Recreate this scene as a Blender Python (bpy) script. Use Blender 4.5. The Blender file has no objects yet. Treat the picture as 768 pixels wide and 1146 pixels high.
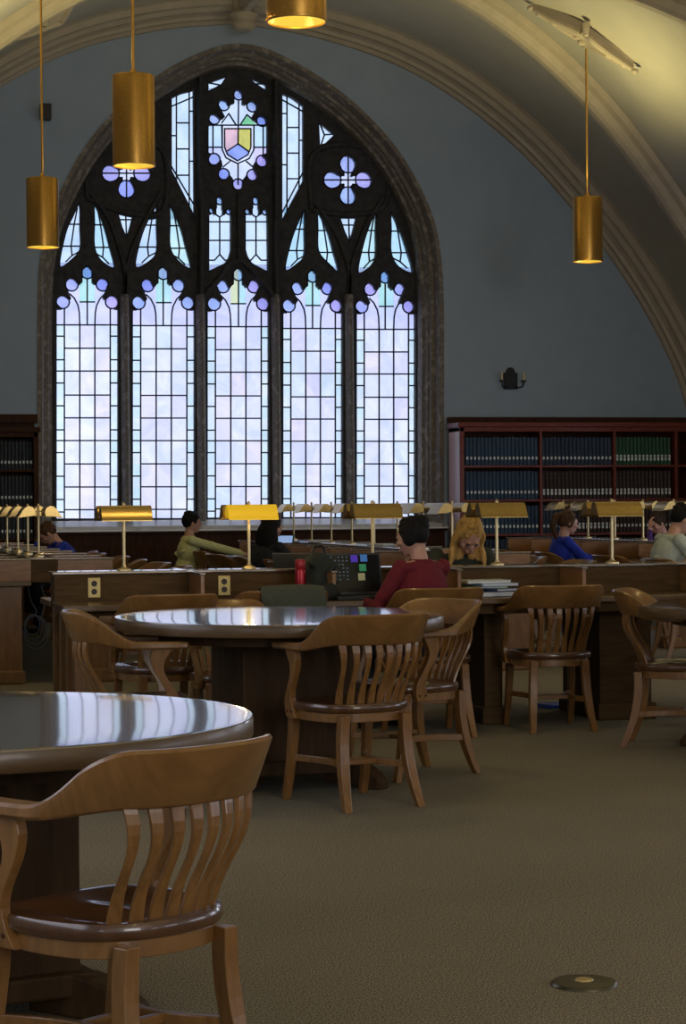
import bpy, bmesh, math, random
from mathutils import Vector, Matrix
random.seed(7)
PI = math.pi
SC = bpy.context.scene
COL = SC.collection
# ------------------------------------------------------------------ camera
F = 2450.0; TH = math.atan(594/2450.0); PT = math.atan(9.7/2450); RO = 0.0078; H = 1.3
s_, c_ = math.sin(TH), math.cos(TH)
FW = Vector((s_*math.cos(PT), c_*math.cos(PT), -math.sin(PT))); R0 = Vector((c_, -s_, 0)); U0 = R0.cross(FW)
RR = (R0 - RO*U0).normalized(); UU = (U0 + RO*R0).normalized()
def ray(x, y): return FW*F + RR*(x-384) - UU*(y-573)
def at_y(x, y, Y):
    d = ray(x, y); t = Y/d.y; return Vector((d.x*t, Y, H+d.z*t))
def at_z(x, y, Z):
    d = ray(x, y); t = (Z-H)/d.z; return Vector((d.x*t, d.y*t, Z))
def at_x(x, y, X):
    d = ray(x, y); t = X/d.x; return Vector((X, d.y*t, H+d.z*t))
cam = bpy.data.cameras.new('camera'); camo = bpy.data.objects.new('camera', cam); COL.objects.link(camo)
m = Matrix(((RR.x, UU.x, -FW.x, 0), (RR.y, UU.y, -FW.y, 0), (RR.z, UU.z, -FW.z, H), (0, 0, 0, 1)))
camo.matrix_world = m
cam.sensor_fit = 'VERTICAL'; cam.sensor_height = 36; cam.lens = 36*F/1146; cam.clip_start = .05; cam.clip_end = 300
SC.camera = camo

# ------------------------------------------------------------------ materials
def mat(name, col=(.5,.5,.5), rough=.5, metal=0, coat=0, spec=.5, emis=None, estr=0, trans=0):
    m = bpy.data.materials.new(name); m.use_nodes = True
    b = m.node_tree.nodes['Principled BSDF']
    b.inputs['Base Color'].default_value = (*col, 1); b.inputs['Roughness'].default_value = rough
    b.inputs['Metallic'].default_value = metal; b.inputs['Coat Weight'].default_value = coat
    b.inputs['Coat Roughness'].default_value = .12
    b.inputs['Specular IOR Level'].default_value = spec
    if emis: b.inputs['Emission Color'].default_value = (*emis, 1); b.inputs['Emission Strength'].default_value = estr
    return m
def noisy(name, c1, c2, scale=(5,5,5), nscale=4, detail=6, rough=.5, bump=0, bscale=None, metal=0, coat=0, c3=None, dist=0, spec=.5, crough=.12):
    m = mat(name, c1, rough, metal, coat, spec); nt = m.node_tree; N = nt.nodes; L = nt.links
    b = N['Principled BSDF']; b.inputs['Coat Roughness'].default_value = crough
    tc = N.new('ShaderNodeTexCoord'); mp = N.new('ShaderNodeMapping'); mp.inputs['Scale'].default_value = scale
    n = N.new('ShaderNodeTexNoise'); n.inputs['Scale'].default_value = nscale; n.inputs['Detail'].default_value = detail
    n.inputs['Distortion'].default_value = dist
    r = N.new('ShaderNodeValToRGB'); r.color_ramp.elements[0].position = .32; r.color_ramp.elements[1].position = .68
    r.color_ramp.elements[0].color = (*c1, 1); r.color_ramp.elements[1].color = (*c2, 1)
    if c3: e = r.color_ramp.elements.new(.5); e.color = (*c3, 1)
    L.new(tc.outputs['Object'], mp.inputs['Vector']); L.new(mp.outputs[0], n.inputs['Vector'])
    L.new(n.outputs['Fac'], r.inputs[0]); L.new(r.outputs[0], b.inputs['Base Color'])
    if bump:
        n2 = N.new('ShaderNodeTexNoise'); n2.inputs['Scale'].default_value = bscale or nscale*4; n2.inputs['Detail'].default_value = 4
        L.new(mp.outputs[0], n2.inputs['Vector'])
        bp = N.new('ShaderNodeBump'); bp.inputs['Strength'].default_value = bump; bp.inputs['Distance'].default_value = .01
        L.new(n2.outputs['Fac'], bp.inputs['Height']); L.new(bp.outputs[0], b.inputs['Normal'])
    return m
OAK = ((.165,.074,.018), (.245,.115,.031))
M = dict(
 oak=noisy('oak_varnish', *OAK, scale=(3,14,3), nscale=3, rough=.34, coat=.6, dist=.6, crough=.16),
 oakz=noisy('oak_varnish_vertical', *OAK, scale=(14,14,2.5), nscale=3, rough=.34, coat=.3, dist=.6, crough=.18),
 seat=noisy('oak_seat', (.065,.026,.010), (.10,.042,.016), scale=(3,14,3), nscale=3, rough=.3, coat=.8, crough=.07),
 table=noisy('table_top_wood', (.11,.07,.034), (.17,.11,.055), scale=(3,16,3), nscale=2.5, rough=.2, coat=1, dist=.8, crough=.07, spec=1, metal=.4),
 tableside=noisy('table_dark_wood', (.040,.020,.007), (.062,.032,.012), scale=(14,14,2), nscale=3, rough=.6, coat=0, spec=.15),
 deskwood=noisy('desk_wood', (.085,.045,.015), (.13,.07,.025), scale=(3,12,14), nscale=2.5, rough=.35, coat=.5, dist=.8, crough=.1),
 deskpanel=noisy('desk_panel_wood', (.070,.038,.013), (.11,.062,.022), scale=(2,2,16), nscale=2.5, rough=.6, coat=0, dist=.8, spec=.15),
 divider=noisy('divider_wood', (.22,.10,.03), (.32,.15,.05), scale=(3,3,16), nscale=2.5, rough=.4, coat=.3),
 dark=noisy('dark_oak', (.045,.018,.009), (.075,.03,.014), scale=(14,3,2), nscale=3, rough=.6, coat=0, spec=.12),
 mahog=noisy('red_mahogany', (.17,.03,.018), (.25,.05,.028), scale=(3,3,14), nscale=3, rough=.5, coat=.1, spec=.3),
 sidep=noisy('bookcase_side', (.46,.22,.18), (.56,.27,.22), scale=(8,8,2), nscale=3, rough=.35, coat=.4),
 wall=noisy('wall_paint', (.36,.44,.53), (.39,.47,.56), nscale=.7, rough=.85, bump=.05, bscale=60),
 plaster=noisy('ceiling_plaster', (.50,.47,.39), (.55,.51,.43), nscale=.6, rough=.8),
 ribp=noisy('rib_plaster', (.50,.42,.31), (.57,.48,.36), nscale=1.5, rough=.7),
 stone=noisy('dark_stone', (.032,.030,.032), (.062,.058,.058), nscale=3, rough=.85, bump=.3, bscale=20),
 reveal=noisy('reveal_stone', (.26,.22,.18), (.38,.33,.28), nscale=2.2, rough=.7, bump=.3, bscale=20, c3=(.17,.145,.12)),
 sill=noisy('sill_stone', (.50,.49,.47), (.60,.58,.55), nscale=3, rough=.4, bump=.05, coat=.4, crough=.2),
 ledge=noisy('ledge_stone', (.80,.80,.80), (.86,.86,.86), nscale=3, rough=.3, coat=1, crough=.12),
 lead=mat('lead_came', (.012,.014,.05), .5, .3),
 brass=noisy('satin_brass', (.66,.36,.08), (.74,.42,.11), nscale=12, rough=.32, metal=1),
 brassd=noisy('lamp_brass', (.50,.34,.12), (.60,.42,.16), nscale=20, rough=.3, metal=1),
 pole=noisy('brass_pole', (.62,.48,.24), (.70,.56,.30), nscale=10, rough=.35, metal=.8),
 black=mat('black_metal', (.012,.012,.012), .5, .3),
 candle=mat('candle_sleeve', (.75,.62,.36), .5),
 plastic=mat('black_plastic', (.015,.015,.018), .4),
 outlet=mat('brass_outlet_plate', (.42,.32,.12), .4, .6),
 outlet2=mat('ivory_outlet_plate', (.30,.26,.16), .4, .2),
 hole=mat('socket_black', (.02,.012,.01), .5),
 lampglow=mat('lit_bulb', (1,.8,.3), .5, emis=(1,.72,.10), estr=6),
 bulb=mat('pendant_bulb', (1,.9,.4), .5, emis=(1,.80,.18), estr=9),
 skin=noisy('skin', (.50,.27,.19), (.56,.31,.22), nscale=6, rough=.5),
 eye=mat('eye_dark', (.03,.02,.02), .2),
 lip=mat('lips', (.42,.18,.14), .5),
 white=mat('paper_white', (.7,.72,.75), .6),
 cable=mat('grey_cable', (.14,.16,.20), .4),
 steel=mat('brushed_steel', (.6,.6,.62), .25, 1),
 leadpane=mat('x', (1,1,1)),
)
def cloth(name, c, r=.85, bump=.25):
    return noisy(name, tuple(x*.85 for x in c), c, nscale=9, rough=r, bump=bump, bscale=14)
def hairm(name, c1, c2):
    return noisy(name, c1, c2, scale=(26,26,4), nscale=3, rough=.65, bump=.5, bscale=10, spec=.2)
# carpet
def carpet():
    m = mat('carpet_pile', (.1,.1,.1), .95, spec=.1); nt = m.node_tree; N = nt.nodes; L = nt.links; b = N['Principled BSDF']
    tc = N.new('ShaderNodeTexCoord')
    n1 = N.new('ShaderNodeTexNoise'); n1.inputs['Scale'].default_value = 210; n1.inputs['Detail'].default_value = 3
    mp = N.new('ShaderNodeMapping'); mp.inputs['Scale'].default_value = (1, .55, 1)
    n2 = N.new('ShaderNodeTexNoise'); n2.inputs['Scale'].default_value = .7; n2.inputs['Detail'].default_value = 3
    r1 = N.new('ShaderNodeValToRGB'); r1.color_ramp.elements[0].position = .35; r1.color_ramp.elements[1].position = .66
    r1.color_ramp.elements[0].color = (.075,.067,.050,1); r1.color_ramp.elements[1].color = (.37,.33,.26,1)
    r2 = N.new('ShaderNodeValToRGB'); r2.color_ramp.elements[0].position = .3; r2.color_ramp.elements[1].position = .7
    r2.color_ramp.elements[0].color = (.80,.82,.78,1); r2.color_ramp.elements[1].color = (1.0,.97,.95,1)
    mx = N.new('ShaderNodeMix'); mx.data_type = 'RGBA'; mx.blend_type = 'MULTIPLY'; mx.inputs[0].default_value = 1
    L.new(tc.outputs['Object'], mp.inputs[0]); L.new(mp.outputs[0], n1.inputs['Vector']); L.new(tc.outputs['Object'], n2.inputs['Vector'])
    L.new(n1.outputs['Fac'], r1.inputs[0]); L.new(n2.outputs['Fac'], r2.inputs[0])
    L.new(r1.outputs[0], mx.inputs[6]); L.new(r2.outputs[0], mx.inputs[7]); L.new(mx.outputs[2], b.inputs['Base Color'])
    bp = N.new('ShaderNodeBump'); bp.inputs['Strength'].default_value = .35; bp.inputs['Distance'].default_value = .008
    L.new(n1.outputs['Fac'], bp.inputs['Height']); L.new(bp.outputs[0], b.inputs['Normal'])
    return m
M['carpet'] = carpet()
# leaded glass: lightly tinted, each quarry has its own tint stored on the mesh
def glassm(name='leaded_glass', fac=.86):
    m = bpy.data.materials.new(name); m.use_nodes = True; nt = m.node_tree; N = nt.nodes; L = nt.links; N.clear()
    o = N.new('ShaderNodeOutputMaterial'); t = N.new('ShaderNodeBsdfTransparent'); tr = N.new('ShaderNodeBsdfTranslucent')
    g = N.new('ShaderNodeBsdfGlossy'); g.inputs['Roughness'].default_value = .15
    a = N.new('ShaderNodeAttribute'); a.attribute_name = 'tint'
    tc = N.new('ShaderNodeTexCoord'); w = N.new('ShaderNodeTexNoise'); w.inputs['Scale'].default_value = 2.2; w.inputs['Detail'].default_value = 5; w.inputs['Distortion'].default_value = 1.5
    r = N.new('ShaderNodeValToRGB'); r.color_ramp.elements[0].position = .35; r.color_ramp.elements[1].position = .7
    r.color_ramp.elements[0].color = (.88,.91,.94,1); r.color_ramp.elements[1].color = (1,1,1,1)
    mx = N.new('ShaderNodeMix'); mx.data_type = 'RGBA'; mx.blend_type = 'MULTIPLY'; mx.inputs[0].default_value = 1
    L.new(tc.outputs['Object'], w.inputs['Vector']); L.new(w.outputs['Fac'], r.inputs[0]); sc_ = N.new('ShaderNodeVectorMath'); sc_.operation = 'SCALE'; sc_.inputs['Scale'].default_value = fac; L.new(a.outputs['Color'], sc_.inputs[0]); L.new(sc_.outputs[0], mx.inputs[6]); L.new(r.outputs[0], mx.inputs[7])
    L.new(mx.outputs[2], t.inputs[0]); L.new(mx.outputs[2], tr.inputs[0])
    m1 = N.new('ShaderNodeMixShader'); m1.inputs[0].default_value = .12; L.new(t.outputs[0], m1.inputs[1]); L.new(tr.outputs[0], m1.inputs[2])
    m2 = N.new('ShaderNodeMixShader'); m2.inputs[0].default_value = .04; L.new(m1.outputs[0], m2.inputs[1]); L.new(g.outputs[0], m2.inputs[2])
    L.new(m2.outputs[0], o.inputs[0]); return m
M['glass'] = glassm(); M['glass2'] = glassm('roundel_glass', 1.05)

# ------------------------------------------------------------------ mesh builder
class MB:
    def __init__(s): s.v = []; s.f = []; s.sm = []; s.mi = []; s.col = []
    def add(s, vs, fs, smooth=False, mi=0, col=None):
        n = len(s.v); s.v += [tuple(p) for p in vs]
        for f in fs: s.f.append(tuple(i+n for i in f)); s.sm.append(smooth); s.mi.append(mi); s.col.append(col)
        return s
    def box(s, x0, x1, y0, y1, z0, z1, mi=0, mx=None):
        vs = [Vector((x, y, z)) for x in (x0, x1) for y in (y0, y1) for z in (z0, z1)]
        if mx: vs = [mx @ p for p in vs]
        return s.add(vs, [(0,1,3,2),(4,6,7,5),(0,4,5,1),(2,3,7,6),(0,2,6,4),(1,5,7,3)], mi=mi)
    def loft(s, rings, smooth=True, cap=True, closed=False, mi=0):
        n = len(rings[0]); vs = [p for r in rings for p in r]; fs = []
        K = len(rings)
        for i in range(K if closed else K-1):
            a = i*n; b = ((i+1) % K)*n
            for j in range(n): fs.append((a+j, a+(j+1) % n, b+(j+1) % n, b+j))
        if cap and not closed: fs.append(tuple(range(n))[::-1]); fs.append(tuple((K-1)*n+j for j in range(n)))
        return s.add(vs, fs, smooth, mi)
    def tube(s, pts, r, n=10, mi=0, cap=True, smooth=True):
        pts = [Vector(p) for p in pts]; rings = []; up = None
        for i, p in enumerate(pts):
            t = (pts[min(i+1, len(pts)-1)] - pts[max(i-1, 0)]).normalized()
            if up is None: up = Vector((0,0,1)) if abs(t.z) < .9 else Vector((1,0,0))
            a = t.cross(up).normalized(); b = a.cross(t); up = b
            rr = r(i/(len(pts)-1)) if callable(r) else (r[i] if isinstance(r, (list, tuple)) else r)
            rings.append([p + a*math.cos(2*PI*k/n)*rr + b*math.sin(2*PI*k/n)*rr for k in range(n)])
        return s.loft(rings, smooth, cap, mi=mi)
    def lathe(s, prof, c=(0,0,0), n=32, mi=0, cap=False, smooth=True):
        c = Vector(c); return s.loft([[c + Vector((r*math.cos(2*PI*k/n), r*math.sin(2*PI*k/n), z)) for k in range(n)] for r, z in prof], smooth, cap, mi=mi)
    def ell(s, c, r, mx=None, nu=14, nv=10, mi=0):
        c = Vector(c); rings = []
        for i in range(nv+1):
            a = -PI/2 + PI*i/nv; q = max(math.cos(a), .02)
            ring = [Vector((r[0]*q*math.cos(2*PI*k/nu), r[1]*q*math.sin(2*PI*k/nu), r[2]*math.sin(a))) for k in range(nu)]
            if mx: ring = [mx @ p for p in ring]
            rings.append([c+p for p in ring])
        return s.loft(rings, True, True, mi=mi)
    def prism(s, pts, d, mi=0, smooth=False):     # pts 3D polygon, d extrusion vector
        d = Vector(d); pts = [Vector(p) for p in pts]; n = len(pts)
        return s.add(pts+[p+d for p in pts], [tuple(range(n))[::-1], tuple(range(n, 2*n))]+[(j, (j+1) % n, n+(j+1) % n, n+j) for j in range(n)], smooth, mi)
    def mesh(s, name, mats):
        me = bpy.data.meshes.new(name); me.from_pydata(s.v, [], s.f); 
        for q in (mats if isinstance(mats, (list, tuple)) else [mats]): me.materials.append(q)
        me.polygons.foreach_set('use_smooth', s.sm); me.polygons.foreach_set('material_index', s.mi)
        if any(c is not None for c in s.col):
            at = me.color_attributes.new('tint', 'FLOAT_COLOR', 'CORNER')
            for p, c in zip(me.polygons, s.col):
                for li in p.loop_indices: at.data[li].color = (*(c or (1,1,1)), 1)
        bm = bmesh.new(); bm.from_mesh(me); bmesh.ops.recalc_face_normals(bm, faces=bm.faces); bm.to_mesh(me); bm.free()
        me.update()
        if all(s.sm) or sum(s.sm) > .6*len(s.sm): me.set_sharp_from_angle(angle=.75)
        return me
    def build(s, name, mats, parent=None, bevel=0, seg=2, loc=None):
        o = bpy.data.objects.new(name, s.mesh(name, mats)); COL.objects.link(o); o.parent = parent
        if loc is not None: o.location = loc
        if bevel:
            b = o.modifiers.new('bevel', 'BEVEL'); b.width = bevel; b.segments = seg; b.limit_method = 'ANGLE'; b.angle_limit = .7
            b.harden_normals = False
        return o
def tag(o, label=None, cat=None, group=None, kind=None):
    if label: o['label'] = label
    if cat: o['category'] = cat
    if group: o['group'] = group
    if kind: o['kind'] = kind
    return o
def empty(name, loc=(0,0,0), rz=0, label=None, cat=None, group=None):
    o = bpy.data.objects.new(name, None); COL.objects.link(o); o.location = loc; o.rotation_euler = (0,0,rz); o.empty_display_size = .1
    return tag(o, label, cat, group)
def dup(o, parent=None):
    ch = list(o.children); c = o.copy(); COL.objects.link(c)
    if parent: c.parent = parent
    for q in ch: dup(q, c)
    return c
def remeshed(mb, name, mats, voxel, smooth=4, disp=0):
    me = mb.mesh('tmp', mats); o = bpy.data.objects.new('tmp', me); COL.objects.link(o)
    r = o.modifiers.new('r', 'REMESH'); r.mode = 'VOXEL'; r.voxel_size = voxel; r.use_smooth_shade = True
    if smooth: q = o.modifiers.new('s', 'SMOOTH'); q.factor = .5; q.iterations = smooth
    dg = bpy.context.evaluated_depsgraph_get(); e = o.evaluated_get(dg); m2 = bpy.data.meshes.new_from_object(e)
    m2.name = name; m2.materials.clear()
    for q in (mats if isinstance(mats, (list, tuple)) else [mats]): m2.materials.append(q)
    bpy.data.objects.remove(o); bpy.data.meshes.remove(me)
    m2.polygons.foreach_set('use_smooth', [True]*len(m2.polygons)); return m2
def robj(mb, name, mats, parent, voxel=.008, smooth=4):
    o = bpy.data.objects.new(name, remeshed(mb, name, mats, voxel, smooth)); COL.objects.link(o); o.parent = parent; return o
def crv(pts, n=6, closed=False):                  # Catmull-Rom
    pts = [Vector(p) for p in pts]; out = []; K = len(pts)
    for i in range(K if closed else K-1):
        g = (lambda k: pts[k % K]) if closed else (lambda k: pts[max(0, min(K-1, k))])
        p0, p1, p2, p3 = g(i-1), g(i), g(i+1), g(i+2)
        for j in range(n):
            t = j/n; out.append(.5*((2*p1)+(p2-p0)*t+(2*p0-5*p1+4*p2-p3)*t*t+(3*p1-p0-3*p2+p3)*t**3))
    if not closed: out.append(pts[-1])
    return out
def sst(a, b, x):
    t = max(0, min(1, (x-a)/(b-a))); return t*t*(3-2*t)
def lerp(a, b, t): return a+(b-a)*t

# ------------------------------------------------------------------ the room shell
W = 24.6; XC = 4.76
prof = [(0,6.78),(.66,6.71),(1.2,6.60),(1.75,6.44),(2.3,6.19),(2.86,5.84),(3.4,5.41),(3.95,4.85),(4.5,4.2),(5.0,3.45),(5.35,2.75),(5.5,2.2)]
prof = [(p.x, p.y) for p in crv([(a, b, 0) for a, b in prof], 3)]
full = [(-a, b) for a, b in prof[:0:-1]] + prof
XL, XR = XC-5.5, XC+5.5; YB = -8.0
def struct(mb, name, m, **k): return tag(mb.build(name, m, **k), kind='structure')
b = MB(); b.box(XL-.4, XR+.4, YB-.4, W+.8, -.2, 0); struct(b, 'floor', M['carpet'])
# vault
b = MB()
def arc(y, off): # profile offset outward
    out = []
    for i, (a, z) in enumerate(full):
        p0 = full[max(0, i-1)]; p1 = full[min(len(full)-1, i+1)]
        t = Vector((p1[0]-p0[0], p1[1]-p0[1])).normalized(); n = Vector((-t.y, t.x))
        out.append(Vector((XC+a+n.x*off, y, z+n.y*off)))
    return out
r = []
for y in (YB-.2, W+.3): r.append(arc(y, .22)+arc(y, .42)[::-1])
b.loft(r); struct(b, 'ceiling', M['plaster'])
# moulded ribs swept along the vault: section given as (y offset, off) where off<0 hangs below the crown line
def rib(name, y0, sec, mt, skew=0):
    b = MB(); n = len(full); rings = []
    for i in range(n):
        p0 = full[max(0, i-1)]; p1 = full[min(n-1, i+1)]
        t = Vector((p1[0]-p0[0], p1[1]-p0[1])).normalized(); nn = Vector((-t.y, t.x)); a, z = full[i]
        yy = y0 - skew*abs(a)
        rings.append([Vector((XC+a+nn.x*o, yy+dy, z+nn.y*o)) for dy, o in sec])
    b.loft(rings, smooth=False); return struct(b, name, mt)
rib('trim_1', W, [(.05,0),(-.06,0),(-.10,.035),(-.17,.035),(-.19,.07),(-.25,.09),(-.33,.09),(-.38,.13),(-.45,.14),(-.50,.2),(-.60,.23),(.05,.3)], M['ribp'])
SEC = [(.22,.24),(.20,.16),(.13,.13),(.10,.06),(.05,.03),(-.05,.03),(-.10,.06),(-.13,.13),(-.20,.16),(-.22,.24)]
for i, (yy, sk) in enumerate(((21.25,-.27),(21.9,.98),(16.6,0),(11.8,0),(7,0),(2.2,0),(-2.6,0))):
    rib('trim_%d' % (i+2), yy, SEC, M['ribp'], sk)
# crown boss where the wall rib meets the ridge
b = MB(); b.lathe([(.0,6.62),(.10,6.62),(.14,6.68),(.12,6.74),(.17,6.80),(.10,6.86),(.17,6.95)], (XC, W-.42, 0), n=10)
b.box(XC-.09, XC+.09, W-3.4, W-.2, 6.85, 7.02); b.box(XC-.045, XC+.045, W-3.4, W-.2, 6.80, 6.86); struct(b, 'trim_10', M['ribp'], bevel=.01)
# side walls: solid piers with tall openings added between them for fill light
def side_wall(name, x0, x1, nop=6):
    b = MB(); b.box(x0, x1, YB-.2, W+.4, 0, .9); b.box(x0, x1, YB-.2, W+.4, 2.35, 2.9)
    ys = [YB-.2]; y = YB+.8
    ops = [(-6.5,-3.6),(-1.7,1.2),(3.1,6.0),(7.9,10.8),(12.7,15.6),(17.5,20.4)]
    last = YB-.2
    for a, c in ops[:nop]: b.box(x0, x1, last, a, .9, 2.35); last = c
    b.box(x0, x1, last, W+.4, .9, 2.35); struct(b, name, M['wall'])
side_wall('wall_left', XL-.35, XL, 4); side_wall('wall_right', XR, XR+.35)
# rear wall with a big opening added for fill light
b = MB(); b.box(XL-.2, 2.4, YB-.3, YB, 0, 7.1); b.box(7.1, XR+.2, YB-.3, YB, 0, 7.1); b.box(2.4, 7.1, YB-.3, YB, 0, 1.1); b.box(2.4, 7.1, YB-.3, YB, 5.9, 7.1)
struct(b, 'wall_rear', M['wall'])

# ---- window wall: pointed opening traced on the wall plane
outer_px = [(44,600),(44,520),(44,440),(44,360),(45,310),(48,285),(55,250),(70,213),(95,168),(130,125),(175,88),(222,62),(268,51),(318,65),(384,107),(434,156),(464,201),(485,250),(493,300),(495,360),(495,440),(495,520),(495,600)]
OUT = [at_y(x, y, W) for x, y in outer_px]
OUT = crv(OUT, 4); OUT = [Vector((p.x, p.z)) for p in OUT]
cen = Vector((sum(p.x for p in OUT)/len(OUT), 3.2))
def inset(poly, d):
    n = len(poly); out = []
    for i, p in enumerate(poly):
        t = (poly[min(n-1, i+1)]-poly[max(0, i-1)]).normalized(); out.append(p + Vector((t.y, -t.x))*d)
    return out
def curve_plate(name, outline, holes, y, th, mt, bev=0, parent=None, kind=None, res=1):
    cu = bpy.data.curves.new('tmp', 'CURVE'); cu.dimensions = '2D'; cu.fill_mode = 'BOTH'; cu.extrude = th/2; cu.bevel_depth = bev; cu.offset = -bev; cu.bevel_resolution = 1
    for poly in [outline]+holes:
        sp = cu.splines.new('POLY'); sp.points.add(len(poly)-1); sp.use_cyclic_u = True
        for q, p in zip(sp.points, poly): q.co = (p[0], p[1], 0, 1)
    o = bpy.data.objects.new('tmp', cu); COL.objects.link(o); dg = bpy.context.evaluated_depsgraph_get()
    me = bpy.data.meshes.new_from_object(o.evaluated_get(dg)); bpy.data.objects.remove(o); bpy.data.curves.remove(cu)
    me.transform(Matrix.Rotation(PI/2, 4, 'X')); me.transform(Matrix.Translation((0, y, 0))); me.materials.clear(); me.materials.append(mt)
    o = bpy.data.objects.new(name, me); COL.objects.link(o); o.parent = parent
    if kind: o['kind'] = kind
    return o
hole = [Vector((OUT[0].x, 1.02))] + OUT[1:-1] + [Vector((OUT[-1].x, 1.02))]
curve_plate('wall_far', [(XL-.3,0),(XR+.3,0),(XR+.3,7.3),(XL-.3,7.3)], [hole], W+.15, .3, M['wall'], kind='structure')
win = empty('window_1'); win['kind'] = 'structure'
WY = W+.42                                       # tracery front plane
GY = WY+.09
# splayed and moulded reveal
steps = [(-.02,-.012),(.03,-.012),(.05,.05),(.06,.10),(.10,.12),(.10,.17),(.125,.19),(.14,.25),(.17,.27),(.18,.36),(.18,.52)]
b = MB(); rings = []
for i in range(len(OUT)):
    pass
cols = [[Vector((p.x, W+dy, max(p.y, 1.0))) for p in inset(OUT, d)] for d, dy in steps]
n = len(OUT); vs = [p for c in cols for p in c]; fs = []
for i in range(len(cols)-1):
    for j in range(n-1): fs.append((i*n+j, i*n+j+1, (i+1)*n+j+1, (i+1)*n+j))
b.add(vs, fs); struct(b, 'window_surround', M['reveal'], parent=win)
INN = inset(OUT, .17)
# ---- tracery openings
def P(x, y): q = at_y(x, y, WY); return (q.x, q.z)
def star(c, shapes, n=120, extra=()):
    """outline of the union of polygons seen from c"""
    angs = [2*PI*k/n for k in range(n)] + [math.atan2(y-c[1], x-c[0]) % (2*PI) for x, y in extra]
    out = []
    for a in sorted(angs):
        dx, dy = math.cos(a), math.sin(a); best = 0
        for sh in shapes:
            m_ = len(sh)
            for i in range(m_):
                x1, y1 = sh[i][0]-c[0], sh[i][1]-c[1]; x2, y2 = sh[(i+1) % m_][0]-c[0], sh[(i+1) % m_][1]-c[1]
                ex, ey = x2-x1, y2-y1; den = dx*ey-dy*ex
                if abs(den) < 1e-9: continue
                t = (x1*ey-y1*ex)/den; u = (x1*dy-y1*dx)/den
                if t > best and -1e-6 <= u <= 1+1e-6: best = t
        out.append((c[0]+dx*best, c[1]+dy*best))
    return out
def circ(x, y, r, n=18): return [(x+r*math.cos(2*PI*k/n), y+r*math.sin(2*PI*k/n)) for k in range(n)]
def tear(x, y, r, tip): return [(x+r*math.cos(a), y+r*math.sin(a)) for a in [PI*(-.15+1.3*k/14) for k in range(15)]] + [(x-r*.45, y-r*.9), (x, y-tip), (x+r*.45, y-r*.9)]
def d8(x, y): return (170+x/3.84, 40+y/3.84)
openings = []      # (outline px, cames list of px polylines, tint mode, roundels)
PALE = (.84,.96,1.0)
mains = [(62.5,132.8,97.6,0,581),(147.8,218.6,182.6,.8,580.6),(231.5,301.8,266.8,2,580),(316.2,384.4,349.7,4,579.5),(398.4,466.3,431,5,579)]
for x0, x1, cx, dy, yb in mains:
    w = x1-x0; k = w/70.3
    arch = [(x0+6,350+dy),(cx-14*k,326+dy),(cx-8*k,317+dy),(cx,312+dy),(cx+8*k,317+dy),(cx+14*k,326+dy),(x1-6,350+dy),(x1-6,380),(x0+6,380)]
    body = [(x0,346+dy),(x1,346+dy),(x1,yb),(x0,yb)]
    rd = [(cx-27.5*k,338+dy,7.4*k),(cx+27.8*k,338+dy,7.4*k),(cx-17.5*k,318.5+dy,7.2*k),(cx+17.3*k,318.5+dy,7.2*k)]
    sh = [arch, body]+[circ(*q) for q in rd]+[tear(cx,305.3+dy,6.6*k,9)]
    ol = star((cx,370), sh, 220, [(x0,yb),(x1,yb),(x0,346+dy),(x1,346+dy),(cx,296.3+dy)])
    fx = [x0+w*f for f in (.135,.38,.62,.865)]
    cm = []
    rows = [363.7,389.8,415.3,442.2,467.7,493.1,519.2,545,570.4]; rows = [363.7+(r_-363.7)*(yb-365-dy)/(581-365)+dy for r_ in rows]
    for i, r_ in enumerate(rows): cm.append([(x0,r_),(x1,r_)] if i in (0,2,5) else [(fx[0],r_),(fx[3],r_)])
    for r_ in (376.3,402.7,428.7,454.2,481.1,506.6,533,559,573): 
        r_ = 363.7+(r_-363.7)*(yb-365-dy)/(581-365)+dy
        cm.append([(x0,r_),(fx[0],r_)]); cm.append([(fx[3],r_),(x1,r_)])
    top = rows[0]
    cm += [[(fx[0],yb),(fx[0],346+dy)],[(fx[3],yb),(fx[3],346+dy)],[(fx[1],yb),(fx[1],top)],[(fx[2],yb),(fx[2],top)],[(cx,top),(cx,312+dy)]]
    for sg, xx in ((-1,fx[1]),(1,fx[2])): cm.append([(xx,top),(xx+sg*.5,350+dy),(xx+sg*2,342+dy),(xx+sg*6,334+dy),(xx+sg*11,329+dy)])
    cm.append([(fx[1]+.3,338+dy),(fx[2]-.3,338+dy)])
    openings.append((ol, cm, 'main', rd+[(cx,305.3+dy,6.6*k)], (x0,x1,fx,rows,yb,dy)))
def op(ol, cm=(), tint=PALE, rd=()): openings.append((ol, list(cm), tint, list(rd), None))
# tall upper lancets
op([d8(82,268),d8(130,245),d8(182,232),d8(185,785),d8(150,715),d8(82,580)], [[d8(105,262),d8(105,628)],[d8(160,240),d8(160,735)],[d8(82,305),d8(182,262)],[d8(105,375),d8(160,375)],[d8(82,430),d8(105,430)],[d8(160,325),d8(185,325)],[d8(105,487),d8(160,487)],[d8(160,540),d8(185,540)],[d8(82,560),d8(185,735)],[d8(105,600),d8(160,600)]])
op([d8(557,243),d8(605,262),d8(655,298),d8(655,620),d8(610,705),d8(557,805)], [[d8(580,255),d8(580,765)],[d8(632,280),d8(632,665)],[d8(557,275),d8(655,330)],[d8(580,395),d8(632,395)],[d8(632,450),d8(655,450)],[d8(557,335),d8(580,335)],[d8(557,555),d8(580,555)],[d8(580,505),d8(632,505)],[d8(655,575),d8(557,765)],[d8(580,615),d8(632,615)]])
op([d8(240,203),d8(325,172),d8(298,212),d8(240,242)], [[d8(240,203),d8(290,212)]])
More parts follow.
